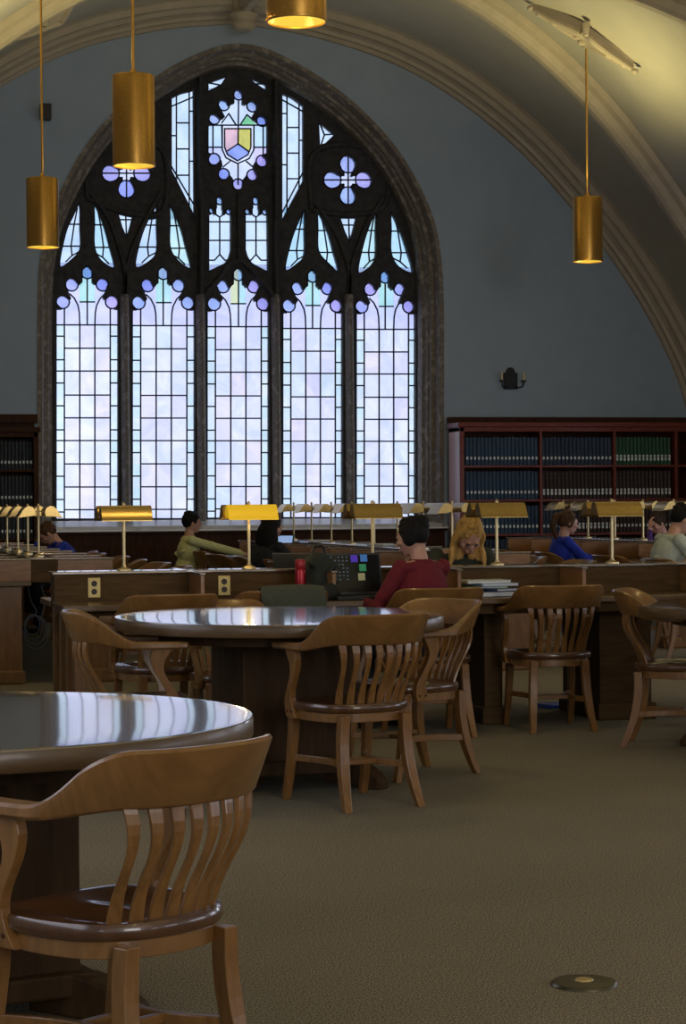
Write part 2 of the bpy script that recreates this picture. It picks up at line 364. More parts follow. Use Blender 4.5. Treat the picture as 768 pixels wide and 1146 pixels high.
op([d8(413,172),d8(495,208),d8(495,242),d8(436,203)], [[d8(495,208),d8(445,208)]])
op([(174,131),(155,151),(172,166)], [[(174,131),(166,150)],[(155,151),(166,150)],[(172,166),(166,150)]])
op([(356,134),(376,150),(357.5,167.5)], [[(356,134),(363,151)],[(376,150),(363,151)],[(357.5,167.5),(363,151)]])
# centre armorial light
rds = [(*d8(x,y), r/3.84) for x, y, r in ((308,298,24),(432,303,24),(267,358,23),(473,366,23),(267,532,25),(473,540,25),(308,596,24),(432,600,24),(370,640,24))]
bodyC = [d8(*p) for p in ((240,385),(285,375),(322,335),(335,295),(348,292),(356,282),(388,282),(396,292),(408,295),(420,335),(455,375),(500,385),(500,505),(475,515),(445,535),(442,560),(425,580),(405,605),(392,622),(370,640),(350,622),(335,605),(315,580),(300,560),(295,535),(265,515),(240,505))]
shl = [(312,400),(425,400),(425,480),(412,512),(368,538),(325,512),(312,480)]
op(star(d8(370,445), [bodyC]+[circ(*q) for q in rds]+[tear(*d8(372,254),22/3.84,7)], 260),
   [[d8(240,385),d8(500,385)],[d8(262,385),d8(262,508)],[d8(478,385),d8(478,510)],[d8(302,385),d8(302,480)],[d8(438,385),d8(438,480)],[d8(x,y) for x,y in shl+[shl[0]]],[d8(300,385),d8(302,490),d8(318,525),d8(368,550),d8(418,528),d8(438,490),d8(438,385)],
    [d8(372,282),d8(370,465)],[d8(370,550),d8(370,640)],[d8(325,495),d8(370,465),d8(418,500)],[d8(300,375),d8(330,335),d8(362,385)],[d8(378,385),d8(408,340),d8(450,375)],[d8(240,480),d8(302,480)],[d8(438,480),d8(500,480)],[d8(335,540),d8(305,565)],[d8(405,540),d8(440,570)]], 'arms', rds+[(*d8(372,254),22/3.84)])
for sg, X0, X1, cx_, tip, cs in ((-1,243,343,291,(243,1015),((256,751),(330,755))), (1,400,500,447,(503,1020),((411,755),(486,757)))):
    far = X1 if sg < 0 else X0; near = X0 if sg < 0 else X1
    body = [d8(X0,768),d8(X1,768)] ; body = [d8(near,768), d8(far,768), d8(far,920), d8(far+sg*8,950), d8(far+sg*28,980), d8(*tip)]
    rr_ = [(*d8(*c), 13/3.84) for c in cs]
    op(star(d8(cx_,840), [body, circ(*d8(cx_,752),19/3.84), [d8(cx_-8,740),d8(cx_+8,740),d8(cx_+8,780),d8(cx_-8,780)]]+[circ(*q) for q in rr_]+[tear(*d8(cx_,709),17/3.84,5.5)], 150, [d8(near,768),d8(*tip),d8(cx_,688)]),
       [[d8(X0,800),d8(X1,800)],[d8(X0,880),d8(X1,880)],[d8(cx_,940),d8(cx_,780),d8(cx_-22,765)],[d8(cx_,780),d8(cx_+22,765)],[d8(X0+5,965),d8(cx_-22,965),d8(cx_,940),d8(cx_+22,965),d8(X1-5,965)]], PALE, rr_+[(*d8(cx_,709),17/3.84)])
# leaf-shaped lights
def leaf(pts, sg):
    q = [(x, y) for x, y in pts]; ys = [y for _, y in q]; y0, y1 = min(ys), max(ys); xs = [x for x, _ in q]; xa, xb = min(xs), max(xs)
    m1, m2 = lerp(y0, y1, .33), lerp(y0, y1, .68)
    inn = xb if sg < 0 else xa; out = xa if sg < 0 else xb
    mid = lerp(inn, out, .45)
    ol = [(p.x, p.y) for p in crv([(x, y, 0) for x, y in q], 4, True)]
    op(ol, [[(inn, m1), (lerp(inn, out, .5), m1)], [(inn, m2), (lerp(inn, out, .9), m2)], [(lerp(inn,out,.15), y0+5), (lerp(inn,out,.3), m1), (mid, m2), (lerp(inn,out,.4), y1-12)], [(lerp(inn,out,.4), y1-12), (inn, y1-17)], [(lerp(inn,out,.4), y1-12), (lerp(inn,out,.7), y1-5)]], random.choice([(.72,.95,1),(.80,.93,1),(.78,1,.95)]))
leaf([(89.3,228),(90,255),(90,278),(80,291),(66.5,298),(73,262),(81,243)], -1); leaf([(106,228),(116,250),(123,275),(128.5,300),(113,292),(105.5,276),(105.5,250)], 1)
leaf([(175,229),(176,255),(176,280),(168,292),(151.5,299),(157,268),(166,245)], -1); leaf([(190.5,229),(202,252),(209,277),(214,301),(198,291),(190,276),(190,250)], 1)
leaf([(341.5,234),(342,260),(341.5,285),(333,295),(319,302.5),(325,272),(333,250)], -1); leaf([(356,235),(367.5,257),(374,280),(380,305),(365,293),(356,280),(355.5,255)], 1)
leaf([(421.5,235),(422,260),(421.5,287),(414,299),(400.5,305),(406,275),(413,253)], -1); leaf([(438,236),(449,257),(457,280),(463,305),(446,299),(437.5,283),(437.5,258)], 1)
op([(131,237),(150,237),(146,254),(141.5,267),(136,254)], [[(140.5,237),(141.5,267)],[(133,246),(148,246)]])
op([(380,243.5),(400,243.5),(396,260),(391,272),(385,259)], [[(390,243.5),(391,272)],[(382,252),(398,252)]])
for cx_, cy_ in ((141.5,194),(389.6,201.5)):
    cs = [(cx_-18,cy_,9.8),(cx_+18,cy_,9.8),(cx_,cy_-18,9.8),(cx_,cy_+18,9.8)]
    op(star((cx_,cy_), [circ(*q) for q in cs]+[[(cx_-10,cy_-5),(cx_-5,cy_-5),(cx_-5,cy_-10),(cx_+5,cy_-10),(cx_+5,cy_-5),(cx_+10,cy_-5),(cx_+10,cy_+5),(cx_+5,cy_+5),(cx_+5,cy_+10),(cx_-5,cy_+10),(cx_-5,cy_+5),(cx_-10,cy_+5)]], 144),
       [[(cx_-28,cy_),(cx_+28,cy_)],[(cx_,cy_-28),(cx_,cy_+28)]], (.86,.90,1), cs)
# stone plate with the openings cut through it
holes = [[P(*q) for q in o[0]] for o in openings]
base = [(INN[0].x-.06, 1.10)] + [(p.x, p.y) for p in inset(OUT, .12)[1:-1]] + [(INN[-1].x+.06, 1.10)]
curve_plate('stone_tracery', base, holes, WY+.075, .11, M['stone'], bev=.014, parent=win)
# mullions with a rounded nose between the main lights
for (a, b_) in zip(mains[:-1], mains[1:]):
    mx_ = (a[1]+b_[0])/2; p0 = at_y(mx_, 584, WY); p1 = at_y(mx_+.6, 330, WY); b = MB()
    x = (p0.x+p1.x)/2; z1 = p1.z
    b.prism([(x-.055,WY+.01,1.10),(x-.03,WY-.07,1.10),(x-.012,WY-.11,1.10),(x+.012,WY-.11,1.10),(x+.03,WY-.07,1.10),(x+.055,WY+.01,1.10)], (0,0,z1-1.10)); 
    b.build('mullion', M['reveal'], win, .006)
# raised moulding ribs on the tracery face
def trib(pts, w=.04, d=.07):
    pts = [Vector((P(x,y)[0], 0, P(x,y)[1])) for x, y in pts]; pts = crv(pts, 5); rings = []
    for i, p in enumerate(pts):
        t = (pts[min(i+1, len(pts)-1)]-pts[max(0, i-1)]).normalized(); nn = Vector((-t.z, 0, t.x))
        rings.append([Vector((p.x+nn.x*u, WY+v_, p.z+nn.z*u)) for u, v_ in ((-w,.02),(-w*.4,-d),(w*.4,-d),(w,.02))])
    bb = MB(); bb.loft(rings, False); bb.build('tracery_rib', M['stone'], win)
trib([(140,335),(139,300),(124,250),(100,214)],.035,.04)
trib([(225,335),(225,250),(224,160),(224,85)],.045,.09); trib([(309,335),(309,250),(308,160),(308,85)],.045,.09)
trib([(391,335),(393,300),(408,256),(430,220)],.035,.04); trib([(140,335),(142,300),(155,262),(180,215)],.035,.04); trib([(391,335),(390,302),(375,260),(350,225)],.035,.04)
trib([(224,335),(240,318),(267,292),(295,318),(309,335)]); trib([(98,222),(100,160),(142,155),(183,170),(183,235),(142,238),(98,222)],.045,.025); trib([(349,235),(349,175),(389,162),(430,180),(430,230),(390,240),(349,235)],.045,.025)
trib([(267,292),(267,218)],.03,.04)
# panes
GREEN = (.80,.97,.93); LAV = (.88,.87,1.0); PEACH = (.97,.90,.90); WH = (.94,.96,1.0)
rg = random.Random(3)
for ol, cm, tint, rd, grid in openings:
    def G(x, y): q = at_y(x, y, GY); return Vector((q.x, GY, q.z))
    b = MB()
    cxm = sum(p[0] for p in ol)/len(ol); cym = sum(p[1] for p in ol)/len(ol)
    xs = [p[0] for p in ol]; ys = [p[1] for p in ol]
    def quad(x0, y0, x1, y1, c):
        b.prism([G(x0,y0), G(x1,y0), G(x1,y1), G(x0,y1)], (0,.005,0)); 
        c = tuple(lerp(v_, 1, .35) for v_ in c)
        for k in range(6): b.col[-1-k] = c
    if tint == 'main':
        x0, x1, fx, rows, yb, dy = grid
        cols_ = [x0-1.5, fx[0], fx[1], fx[2], fx[3], x1+1.5]; rr_ = rows+[yb+1.5]
        for i in range(5):
            for j in range(len(rr_)-1):
                if i in (0, 4):
                    q = (rr_[j]+rr_[j+1])/2
                    for a_, c_2 in ((rr_[j], q), (q, rr_[j+1])): quad(cols_[i], a_, cols_[i+1], c_2, tuple(lerp(u, v_, rg.random()*.8) for u, v_ in zip(GREEN, WH)))
                else:
                    t_ = rg.choice([LAV, LAV, PEACH, WH, WH, (.86,.92,.93)]); quad(cols_[i], rr_[j], cols_[i+1], rr_[j+1], tuple(lerp(u, v_, rg.random()*.6) for u, v_ in zip(t_, WH)))
        quad(x0-1.5, 344+dy, fx[1], rows[0], (.84,.84,1)); quad(fx[2], 344+dy, x1+1.5, rows[0], (.84,.84,1)); quad(fx[1], 338+dy, fx[2], rows[0], (.86,.9,1))
        quad(x0-1.5, 294+dy, fx[1], 344+dy, (.82,.84,1)); quad(fx[2], 294+dy, x1+1.5, 344+dy, (.82,.84,1))
        mid_ = (fx[1]+fx[2])/2; quad(fx[1], 294+dy, mid_, 338+dy, (.62,.95,.85) if rg.random() < .6 else (.9,.95,.6)); quad(mid_, 294+dy, fx[2], 338+dy, (.66,.95,.92))
    elif tint == 'arms':
        quad(min(xs)-1, min(ys)-1, max(xs)+1, d8(0,385)[1], (.80,.90,.97)); quad(min(xs)-1, d8(0,385)[1], d8(302,0)[0], d8(0,480)[1], (.72,.90,1)); quad(d8(438,0)[0], d8(0,385)[1], max(xs)+1, d8(0,480)[1], (.72,.92,1))
        quad(min(xs)-1, d8(0,480)[1], d8(302,0)[0], max(ys)+1, (.80,.84,1)); quad(d8(438,0)[0], d8(0,480)[1], max(xs)+1, max(ys)+1, (.84,.80,1))
        quad(d8(302,0)[0], d8(0,385)[1], d8(438,0)[0], max(ys)+1, (.88,.93,1))
    else:
        b.prism([G(min(xs)-1,min(ys)-1), G(max(xs)+1,min(ys)-1), G(max(xs)+1,max(ys)+1), G(min(xs)-1,max(ys)+1)], (0,.005,0)); b.col = [tuple(lerp(v_, 1, .25) for v_ in tint)]*len(b.f)
    b.build('glass_panel', M['glass'], win)
    if tint == 'arms':
        for nm, pts, c in (('shield_half',[(312,400),(368,400),(368,465),(322,500),(312,480)],(1,.80,.78)),('shield_half',[(368,400),(425,400),(425,490),(416,500),(368,465)],(1,.92,.42)),('shield_base',[(368,465),(416,500),(405,516),(368,538),(330,516),(322,500)],(.66,.72,.95)),('green_quarry',[(378,385),(408,345),(445,378),(440,385)],(.62,.95,.62))):
            q = MB(); q.prism([G(*d8(x,y))-Vector((0,.004,0)) for x, y in pts], (0,-.004,0)); q.col = [c]*len(q.f); q.build(nm, M['glass2'], win)
    if len(rd):
        q = MB()
        for x, y, r_ in rd:
            c = G(x, y); rad = (G(x+r_, y)-c).length
            q.prism([c+Vector((rad*math.cos(2*PI*k/18), -.003, rad*math.sin(2*PI*k/18))) for k in range(18)], (0,-.004,0))
            cc = rg.choice([(.70,.74,1),(.84,.86,1),(.80,.88,1),(.86,.80,.98),(.84,.86,1)])
            for k in range(20): q.col[-1-k] = cc
        q.build('roundels', M['glass2'], win)
    q = MB()
    def came(pts, r_=.008):
        for a, c in zip(pts[:-1], pts[1:]):
            d = (c-a); L_ = d.length; d.normalize(); nn = Vector((-d.z, 0, d.x))*r_; e = d*r_*.6
            q.prism([a-nn-e, c-nn+e, c+nn+e, a+nn-e], (0,-.018,0))
    for pl in cm: came([G(x, y) for x, y in pl])
    for x, y, r_ in rd:
        c = G(x, y); rad = (G(x+r_, y)-c).length*1.02; came([c+Vector((rad*math.cos(2*PI*k/16), 0, rad*math.sin(2*PI*k/16))) for k in range(17)])
    came([G(x, y) for x, y in ol]+[G(*ol[0])], .009)
    q.build('lead_cames', M['lead'], win)
# sill, ledge and wainscot under the window
b = MB(); xa, xb = OUT[0].x, OUT[-1].x
b.prism([(xa,W-.02,1.015),(xa,WY+.16,1.015),(xa,WY+.16,1.125),(xa,WY-.02,1.125),(xa,W+.12,1.07),(xa,W-.02,1.06)], (xb-xa,0,0)); b.build('window_sill', M['sill'], win, .004)
b = MB(); b.box(xa-.02, xb+.02, W-.16, W-.02, .97, 1.0); b.box(xa, xb, W-.12, W, 0, .97)
for k in range(7):
    x0 = xa+.12+k*(xb-xa-.2)/7; b.box(x0, x0+.5, W-.135, W-.12, .15, .84)
struct(b, 'trim_11', M['dark'], bevel=.006)
b = MB(); b.box(xa-.03, xb+.03, W-.19, W-.005, 1.0, 1.022); struct(b, 'trim_12', M['ledge'], bevel=.004)
# dark frieze boards on the wall above the bookcases
b = MB(); pl = at_y(38,466,W); b.box(XL, pl.x, W-.06, W, .1, pl.z); b.box(XL, pl.x+.03, W-.13, W, pl.z-.08, pl.z+.02); struct(b, 'trim_13', M['dark'], bevel=.008)
b = MB(); pr = at_y(502,469,W); b.box(pr.x, XR, W-.06, W, .1, pr.z); b.box(pr.x-.02, XR, W-.12, W, pr.z-.06, pr.z+.02); struct(b, 'trim_14', M['dark'], bevel=.008)
#@@PART2
M['rim'] = noisy('table_rim_wood', (.085,.048,.018), (.125,.072,.028), scale=(3,3,14), nscale=3, rough=.4, coat=.15)
# ------------------------------------------------------------------ chairs
def outline_seat(sc=.925):
    pts = [(-.225,.20),(-.15,.232),(0,.24),(.15,.232),(.225,.20),(.252,.08),(.25,-.04),(.215,-.15),(.12,-.225),(0,-.245),(-.12,-.225),(-.215,-.15),(-.25,-.04),(-.252,.08)]
    return [(p.x*sc, p.y*sc) for p in crv([(x,y,0) for x,y in pts], 4, True)]
def make_chair():
    t = empty('library_armchair')
    o0 = outline_seat()
    b = MB(); rings = []
    def dip(x, y): return -.018*max(0, 1-((abs(x)-.095)/.085)**2)*max(0, 1-((y+.02)/.17)**2) if abs(abs(x)-.095) < .085 and abs(y+.02) < .17 else 0
    for q, z in ((.90,.408),(.97,.410),(1.0,.420),(1.0,.436),(.975,.446),(.90,.449),(.8,.447),(.65,.444),(.5,.442),(.35,.441),(.18,.442),(.04,.443)):
        rings.append([Vector((x*q, y*q, z+(dip(x*q, y*q) if z > .44 else 0))) for x, y in o0])
    b.loft(rings, True); b.build('seat', M['seat'], t)
    b = MB(); b.loft([[Vector((x*q, y*q, z)) for x, y in o0] for q, z in ((.86,.408),(.93,.408),(.93,.368),(.86,.368))], False, closed=True, cap=False); b.build('seat_rail', M['oak'], t, .003)
    # bent back rail with arms, one piece
    half = [(0,-.285),(.09,-.279),(.168,-.250),(.226,-.188),(.252,-.09),(.259,.02),(.254,.12),(.247,.20)]
    pth = crv([(-x, y, 0) for x, y in half[:0:-1]]+[(x, y, 0) for x, y in half], 5)
    L = [0]
    for a, c in zip(pth[:-1], pth[1:]): L.append(L[-1]+(c-a).length)
    T = L[-1]; b = MB(); rings = []
    for i, p in enumerate(pth):
        u = abs(L[i]/T*2-1)                         # 0 at crest centre, 1 at arm end
        d = (pth[min(i+1, len(pth)-1)]-pth[max(i-1, 0)]).normalized(); nn = Vector((d.y, -d.x, 0))   # outward
        k = sst(.28, .66, u); zt = lerp(.832, .706, k)-.004*(u**2); zb = lerp(.700, .668, k)+.004*u; th = lerp(.013, .034, sst(.42,.72,u))*(1+.22*sst(.86,.97,u))
        if u > .985: th *= .6; zt -= .006; zb += .006
        tilt = lerp(.046, 0, k); r_ = .008
        pr = [(-th,zb+r_),(-th+r_,zb),(th-r_,zb),(th,zb+r_),(th,zt-r_),(th-r_,zt),(-th+r_,zt),(-th,zt-r_)]
        rings.append([Vector((p.x+nn.x*(w+tilt*(z-zb)/.13), p.y+nn.y*(w+tilt*(z-zb)/.13), z)) for w, z in pr])
    b.loft(rings, True); o = b.build('back_rail', M['oak'], t)
    # slats
    for i in range(8):
        f = (i-3.5)/3.5; x0 = f*.150; x1 = f*.182; y0 = -.198+.045*f*f; y1 = -.279+.040*f*f
        b = MB(); rings = []
        for j in range(13):
            u = j/12; x = lerp(x0, x1, u); y = lerp(y0, y1, u)-.022*math.sin(PI*u*1.0)*1.0+.012*math.sin(2*PI*u); z = lerp(.44, .715, u)
            dx = math.cos(f*.6); dy = math.sin(f*.6); w = .0135+.003*math.cos(2*PI*u); h = .0065
            rings.append([Vector((x+dx*a_-dy*c2, y+dy*a_+dx*c2, z)) for a_, c2 in ((-w,-h),(w,-h),(w,h),(-w,h))])
        b.loft(rings, False); b.build('slat', M['oakz'], t, .002, 1)
    for s in (-1, 1):
        b = MB(); rings = []
        for j in range(15):
            u = j/14; z = lerp(.372, .675, u); x = s*lerp(.226, .247, u); yc = .10+.035*math.sin(2*PI*u*.9+.3); w = .037-.014*math.sin(PI*min(1, u*1.15))+.006*sst(.75,1,u)+.006*math.cos(u*5)
            rings.append([Vector((x+a_, yc+c2, z)) for a_, c2 in ((-.014,-w),(.014,-w),(.014,w),(-.014,w))])
        b.loft(rings, False)
        for yy in (.085, .125): b.tube([(s*.236, yy+.02, .40), (s*.244, yy+.02, .40)], .007, 8, mi=1)
        b.build('arm_post', [M['oakz'], M['dark']], t, .004)
        b = MB(); rings = []
        for j in range(11):
            u = j/10; z = .40*(1-u); x = s*(.150+.012*u+.018*u**2); y = -.195+.010*math.sin(PI*u)-.080*u**2; w = .021-.005*u+.003*math.sin(PI*u)
            rings.append([Vector((x+a_*w, y+c2*w, z)) for a_, c2 in ((-1,-1),(1,-1),(1,1),(-1,1))])
        b.loft(rings, False); b.build('leg', M['oakz'], t, .003)
        b = MB(); rings = []
        for u in (0,.25,.5,.75,1):
            z = .40*(1-u); x = s*(.183+.012*u); y = .185+.06*u*u*.9+.01*u; w = .021-.005*u
            rings.append([Vector((x+a_*w, y+c2*w, z)) for a_, c2 in ((-1,-1),(1,-1),(1,1),(-1,1))])
        b.loft(rings, False); b.build('leg', M['oakz'], t, .003)
        pts = crv([(s*.187,.205,.19),(s*.125,.11,.185),(s*.095,.0,.182),(s*.115,-.10,.180),(s*.165,-.195,.178)], 5); b = MB(); rings = []
        for i, p in enumerate(pts):
            d = (pts[min(i+1, len(pts)-1)]-pts[max(i-1, 0)]).normalized(); nn = Vector((-d.y, d.x, 0))*.010
            rings.append([p-nn+Vector((0,0,-.015)), p+nn+Vector((0,0,-.015)), p+nn+Vector((0,0,.015)), p-nn+Vector((0,0,.015))])
        b.loft(rings, False); b.build('side_stretcher', M['oak'], t, .003)
    for yy in (.035, -.045):
        b = MB(); b.box(-.098, .098, yy-.012, yy+.012, .171, .193); b.build('cross_stretcher', M['oak'], t, .003)
    return t
proto = make_chair(); used = [False]
def chair(x, y, rz, label, group=None, sc=1):
    o = proto if not used[0] else dup(proto); used[0] = True
    o.location = (x, y, 0); o.rotation_euler = (0, 0, rz); o.scale = (sc, sc, sc)
    tag(o, label, 'chair', group or 'wooden library armchairs'); return o

# ------------------------------------------------------------------ round tables
def make_round_table():
    t = empty('round_table')
    b = MB(); b.lathe([(.002,.757),(.3,.757),(.6,.757),(.782,.757),(.785,.7569),(.7975,.7562),(.80,.753),(.80,.708),(.7975,.703),(.785,.700),(.6,.70),(.002,.70)], n=96, cap=True)
    for i_, f_ in enumerate(b.f):
        zs_ = [b.v[q][2] for q in f_]
        if min(zs_) < .752: b.mi[i_] = 1
    b.build('tabletop', [M['table'], M['rim']], t)
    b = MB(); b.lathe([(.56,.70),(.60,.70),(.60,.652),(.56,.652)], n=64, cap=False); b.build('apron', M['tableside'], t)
    b = MB(); w = .27
    pts = []
    for s in range(4):
        a = s*PI/2
        for k in range(9):
            u = -w+2*w*k/9; q = (w, u) ; e = .006 if k % 2 else 0
            pts.append(((w-e)*math.cos(a)-u*math.sin(a), (w-e)*math.sin(a)+u*math.cos(a)))
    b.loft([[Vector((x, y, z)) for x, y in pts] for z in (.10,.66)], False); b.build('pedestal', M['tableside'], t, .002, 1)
    b = MB()
    b.box(-.305,.305,-.305,.305,.07,.13); b.build('pedestal_base', M['tableside'], t, .008)
    b = MB(); b.box(-.285,.285,-.285,.285,.63,.70); b.build('pedestal_collar', M['tableside'], t, .008)
    for k in range(4):
        a = PI/4+k*PI/2; b = MB(); rings = []
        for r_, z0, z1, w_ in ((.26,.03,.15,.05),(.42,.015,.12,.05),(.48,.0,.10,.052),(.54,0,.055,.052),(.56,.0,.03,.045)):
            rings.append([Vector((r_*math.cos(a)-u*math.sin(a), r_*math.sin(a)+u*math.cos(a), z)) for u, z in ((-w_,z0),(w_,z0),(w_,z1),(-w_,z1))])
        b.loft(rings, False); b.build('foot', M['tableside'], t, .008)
    return t
rt = make_round_table()
def table(x, y, rz, label, first=False):
    o = rt if first else dup(rt); o.location = (x, y, 0); o.rotation_euler = (0, 0, rz); return tag(o, label, 'table', 'round wooden tables')
def camxy(r, Z): return (r*c_+Z*s_, -r*s_+Z*c_)
T1 = camxy(-1.035, 5.62); T2 = camxy(-.315, 10.66); T3 = camxy(2.33, 11.5)
table(*T1, .25, 'round wooden table at the left edge nearest the viewer, glossy top mirroring the window', True)
t2_ = table(*camxy(-.301, 10.18), .10, 'round wooden table in the middle with four armchairs, its top shining white'); t2_.scale = (.955,.955,1.036); t2_.rotation_euler = (.008, 0, .10)
table(*T3, .3, 'round wooden table cut off by the right edge of the picture, dull grey-brown top')

# ------------------------------------------------------------------ reading desks (long axis local X, ridge centred on y=0)
def make_desk(name, L, divs, label, outlets=(), peds=(), ends='frame', loc=(0,0,0), rz=0, dark=False):
    t = empty(name, loc, rz, label, 'desk', 'long double-sided reading desks')
    b = MB(); b.box(0, L, -.095, .095, .742, .905); b.build('ridge_panel', M['deskpanel'], t, .004)
    b = MB(); b.box(-.012, L+.012, -.107, .107, .905, .922); b.build('ridge_cap', M['table'], t, .004)
    for s in (-1, 1):
        b = MB(); b.box(-.01, L+.01, min(s*.096, s*.61), max(s*.096, s*.61), .715, .75); b.build('tabletop', M['deskwood'], t, .006)
        b = MB(); b.box(.06, L-.06, min(s*.50, s*.53), max(s*.50, s*.53), .655, .715); b.build('apron', M['deskpanel'], t, .003)
        for x in divs:
            y0, y1 = s*.096, s*.50; b = MB()
            b.prism([(x-.011, y0, .75),(x-.011, y1*.86, .75),(x-.011, y1, .80),(x-.011, y1, .905),(x-.011, y0, .905)], (.022,0,0)); b.build('divider', M['divider'], t, .003)
            b = MB(); b.box(x-.018, x+.018, min(y0, y1+s*.012), max(y0, y1+s*.012), .905, .917); b.build('divider_cap', M['table'], t, .003)
    for x, s in outlets:
        b = MB(); y = s*.097; b.box(x-.036, x+.036, min(y, y+s*.006), max(y, y+s*.006), .772, .886)
        for z in (.806, .852): b.tube([(x, y+s*.005, z), (x, y+s*.010, z)], .017, 14, mi=1)
        b.box(x-.003, x+.003, min(y, y+s*.012), max(y, y+s*.012), .826, .832)
        b.build('power_outlet', [M['outlet'] if x < 1 else M['outlet2'], M['hole']], t, .002)
    if ends == 'frame':
        for x in (.09, L-.09):
            for y in (-.52, -.16, .16, .52):
                b = MB(); b.box(x-.032, x+.032, y-.042, y+.042, 0, .715); b.build('leg', M['oakz'], t, .004)
            for y0 in (-.52, .16):
                b = MB(); pts = [(x-.02, y0+.04, .715),(x-.02, y0+.04, .60)]+[(x-.02, y0+.18-.14*math.cos(a), .60+.07*math.sin(a)) for a in [PI*k/8 for k in range(9)]]+[(x-.02, y0+.32, .60),(x-.02, y0+.32, .715)]
                b.prism(pts, (.04,0,0)); b.build('arched_bracket', M['oakz'], t, .003)
    else:
        for x in (.10, L-.10):
            for s in (-1, 1):
                b = MB(); b.box(x-.045, x+.045, min(s*.16, s*.52), max(s*.16, s*.52), .08, .715); b.build('end_panel', M['oakz'], t, .005)
                b = MB(); b.box(x-.07, x+.07, min(s*.14, s*.57), max(s*.14, s*.57), 0, .10); b.build('foot', M['oakz'], t, .012)
                b = MB(); b.prism([(x-.04, s*.52, .715),(x-.04, s*.57, .715),(x-.04, s*.56, .69),(x-.04, s*.535, .66),(x-.04, s*.52, .60)], (.08,0,0)); b.build('corner_bracket', M['oakz'], t, .003)
    for x0, x1 in peds:
        b = MB(); b.box(x0, x1, -.33, .33, .09, .715); 
        b.build('pedestal', M['deskpanel'], t, .004)
        b = MB(); b.box(x0-.02, x1+.02, -.36, .36, 0, .10); b.build('plinth', M['deskpanel'], t, .008)
    return t
FY = 12.60
fx0 = 1.335
def fxx(px): return at_y(px, 636, FY-.09).x-fx0
make_desk('reading_desk', 4.6, [fxx(213), fxx(356), fxx(492), fxx(628), fxx(762)], 'long wooden reading desk crossing the picture behind the round tables', outlets=[(fxx(105), -1), (fxx(250.5), -1)], peds=[(fxx(655), fxx(712)), (fxx(528), fxx(548)), (fxx(330), fxx(385))], loc=(fx0, FY, 0))
XA, XB, XCd = 1.64, 4.88, 7.85
RA = [at_x(px, 600, XA).y for px in (43,31,20,8,-3,-14,-25)]
RB = [at_x(px, 600, XB).y for px in (506,474,445,419,394,371,349,329)]
RC = [at_x(px, 600, XCd).y for px in (790,754.5,720,688.5,658.5,631)]
def row(name, X, ys, y0, label, **k):
    y1 = 23.3; ds = [(a+b_)/2-y0 for a, b_ in zip(ys[:-1], ys[1:])]+[ys[-1]+.4-y0]
    return make_desk(name, y1-y0, [.011]+[d for d in ds if d < y1-y0-.1], label, loc=(X, y0, 0), rz=PI/2, ends='panel', **k)
row('reading_desk', XA, RA, RA[0]-.42, 'wooden reading desk at the left edge running away toward the left bookcase')
row('reading_desk', XB, RB, RB[0]-.42, 'wooden reading desk in the centre of the hall running away toward the window')
row('reading_desk', XCd, RC, RC[0]-.42, 'wooden reading desk on the right running away toward the right bookcase')

# ------------------------------------------------------------------ brass reading lamps (shades long axis local X)
def make_lamp():
    t = empty('reading_lamp')
    b = MB(); b.lathe([(.002,0),(.042,0),(.042,.006),(.030,.012),(.014,.018),(.011,.03)], n=20, cap=True); b.build('base', M['pole'], t)
    b = MB(); b.tube([(0,0,.015),(0,0,.375)], .0095, 12); b.lathe([(.002,.395),(.008,.39),(.012,.38),(.008,.37),(.002,.368)], n=12); b.build('pole', M['pole'], t)
    b = MB(); b.tube([(0,-.12,.335),(0,.12,.335)], .005, 8); b.build('crossarm', M['pole'], t)
    for s in (-1, 1):
        pr = crv([(0,.040*s,.305),(0,.036*s,.335),(0,.050*s,.362),(0,.078*s,.375),(0,.106*s,.366),(0,.130*s,.340),(0,.148*s,.310),(0,.166*s,.290)], 4)
        b = MB(); rings = []
        ins = [p-Vector((0, .0, .004)) for p in pr]
        for x, e in ((-.145,0),(-.14,.0),(.14,0),(.145,0)):
            rings.append([Vector((x, p.y, p.z)) for p in pr]+[Vector((x, p.y, p.z)) for p in ins[::-1]])
        b.loft(rings, True)
        for x in (-.146, .143): b.prism([(x, p.y, p.z) for p in pr], (.003,0,0))
        o = b.build('lamp_shade', M['brassd'], t)
    return t
lamp0 = make_lamp(); lu = [False]
def lamp(x, y, rz, label, group):
    o = lamp0 if not lu[0] else dup(lamp0); lu[0] = True
    o.location = (x, y, .922); o.rotation_euler = (0,0,rz); return tag(o, label, 'lamp', group)
for i, (px, lb) in enumerate(((138.5,'brass double-shade desk lamp on the long desk above the brass outlet, leftmost there'),(278.5,'lit brass desk lamp glowing yellow on the long desk, left of the red bottle'),(417,'brass desk lamp on the long desk behind the open laptop'),(556,'brass desk lamp on the long desk just right of the blonde person'),(685,'brass desk lamp on the long desk left of the person in the white shirt'),(822,''))):
    if not lb: continue
    p = at_y(px, 600, FY); o = lamp(p.x, FY, 0, lb, 'brass lamps on the long cross desk')
    if i == 1:
        lit = o
for k, y in enumerate(RB):
    lamp(XB, y, PI/2, ['nearest','second','third','fourth','fifth','sixth','seventh','farthest'][k]+' brass lamp of the row on the centre desk running toward the window', 'brass lamps on the centre desk')
for k, y in enumerate(RA):
    if k < 5: lamp(XA, y, PI/2, ['nearest','second','third','fourth','farthest visible'][k]+' brass lamp of the row on the desk at the left edge', 'brass lamps on the left desk')
for k, y in enumerate(RC):
    if k > 0: lamp(XCd, y, PI/2, ['','nearest','second','third','fourth','farthest'][k]+' brass lamp of the row on the right-hand desk before the bookcase', 'brass lamps on the right desk')
M['litshade'] = mat('lit_lamp_shade', (.8,.5,.05), .4, .2, emis=(1,.60,.01), estr=.40)
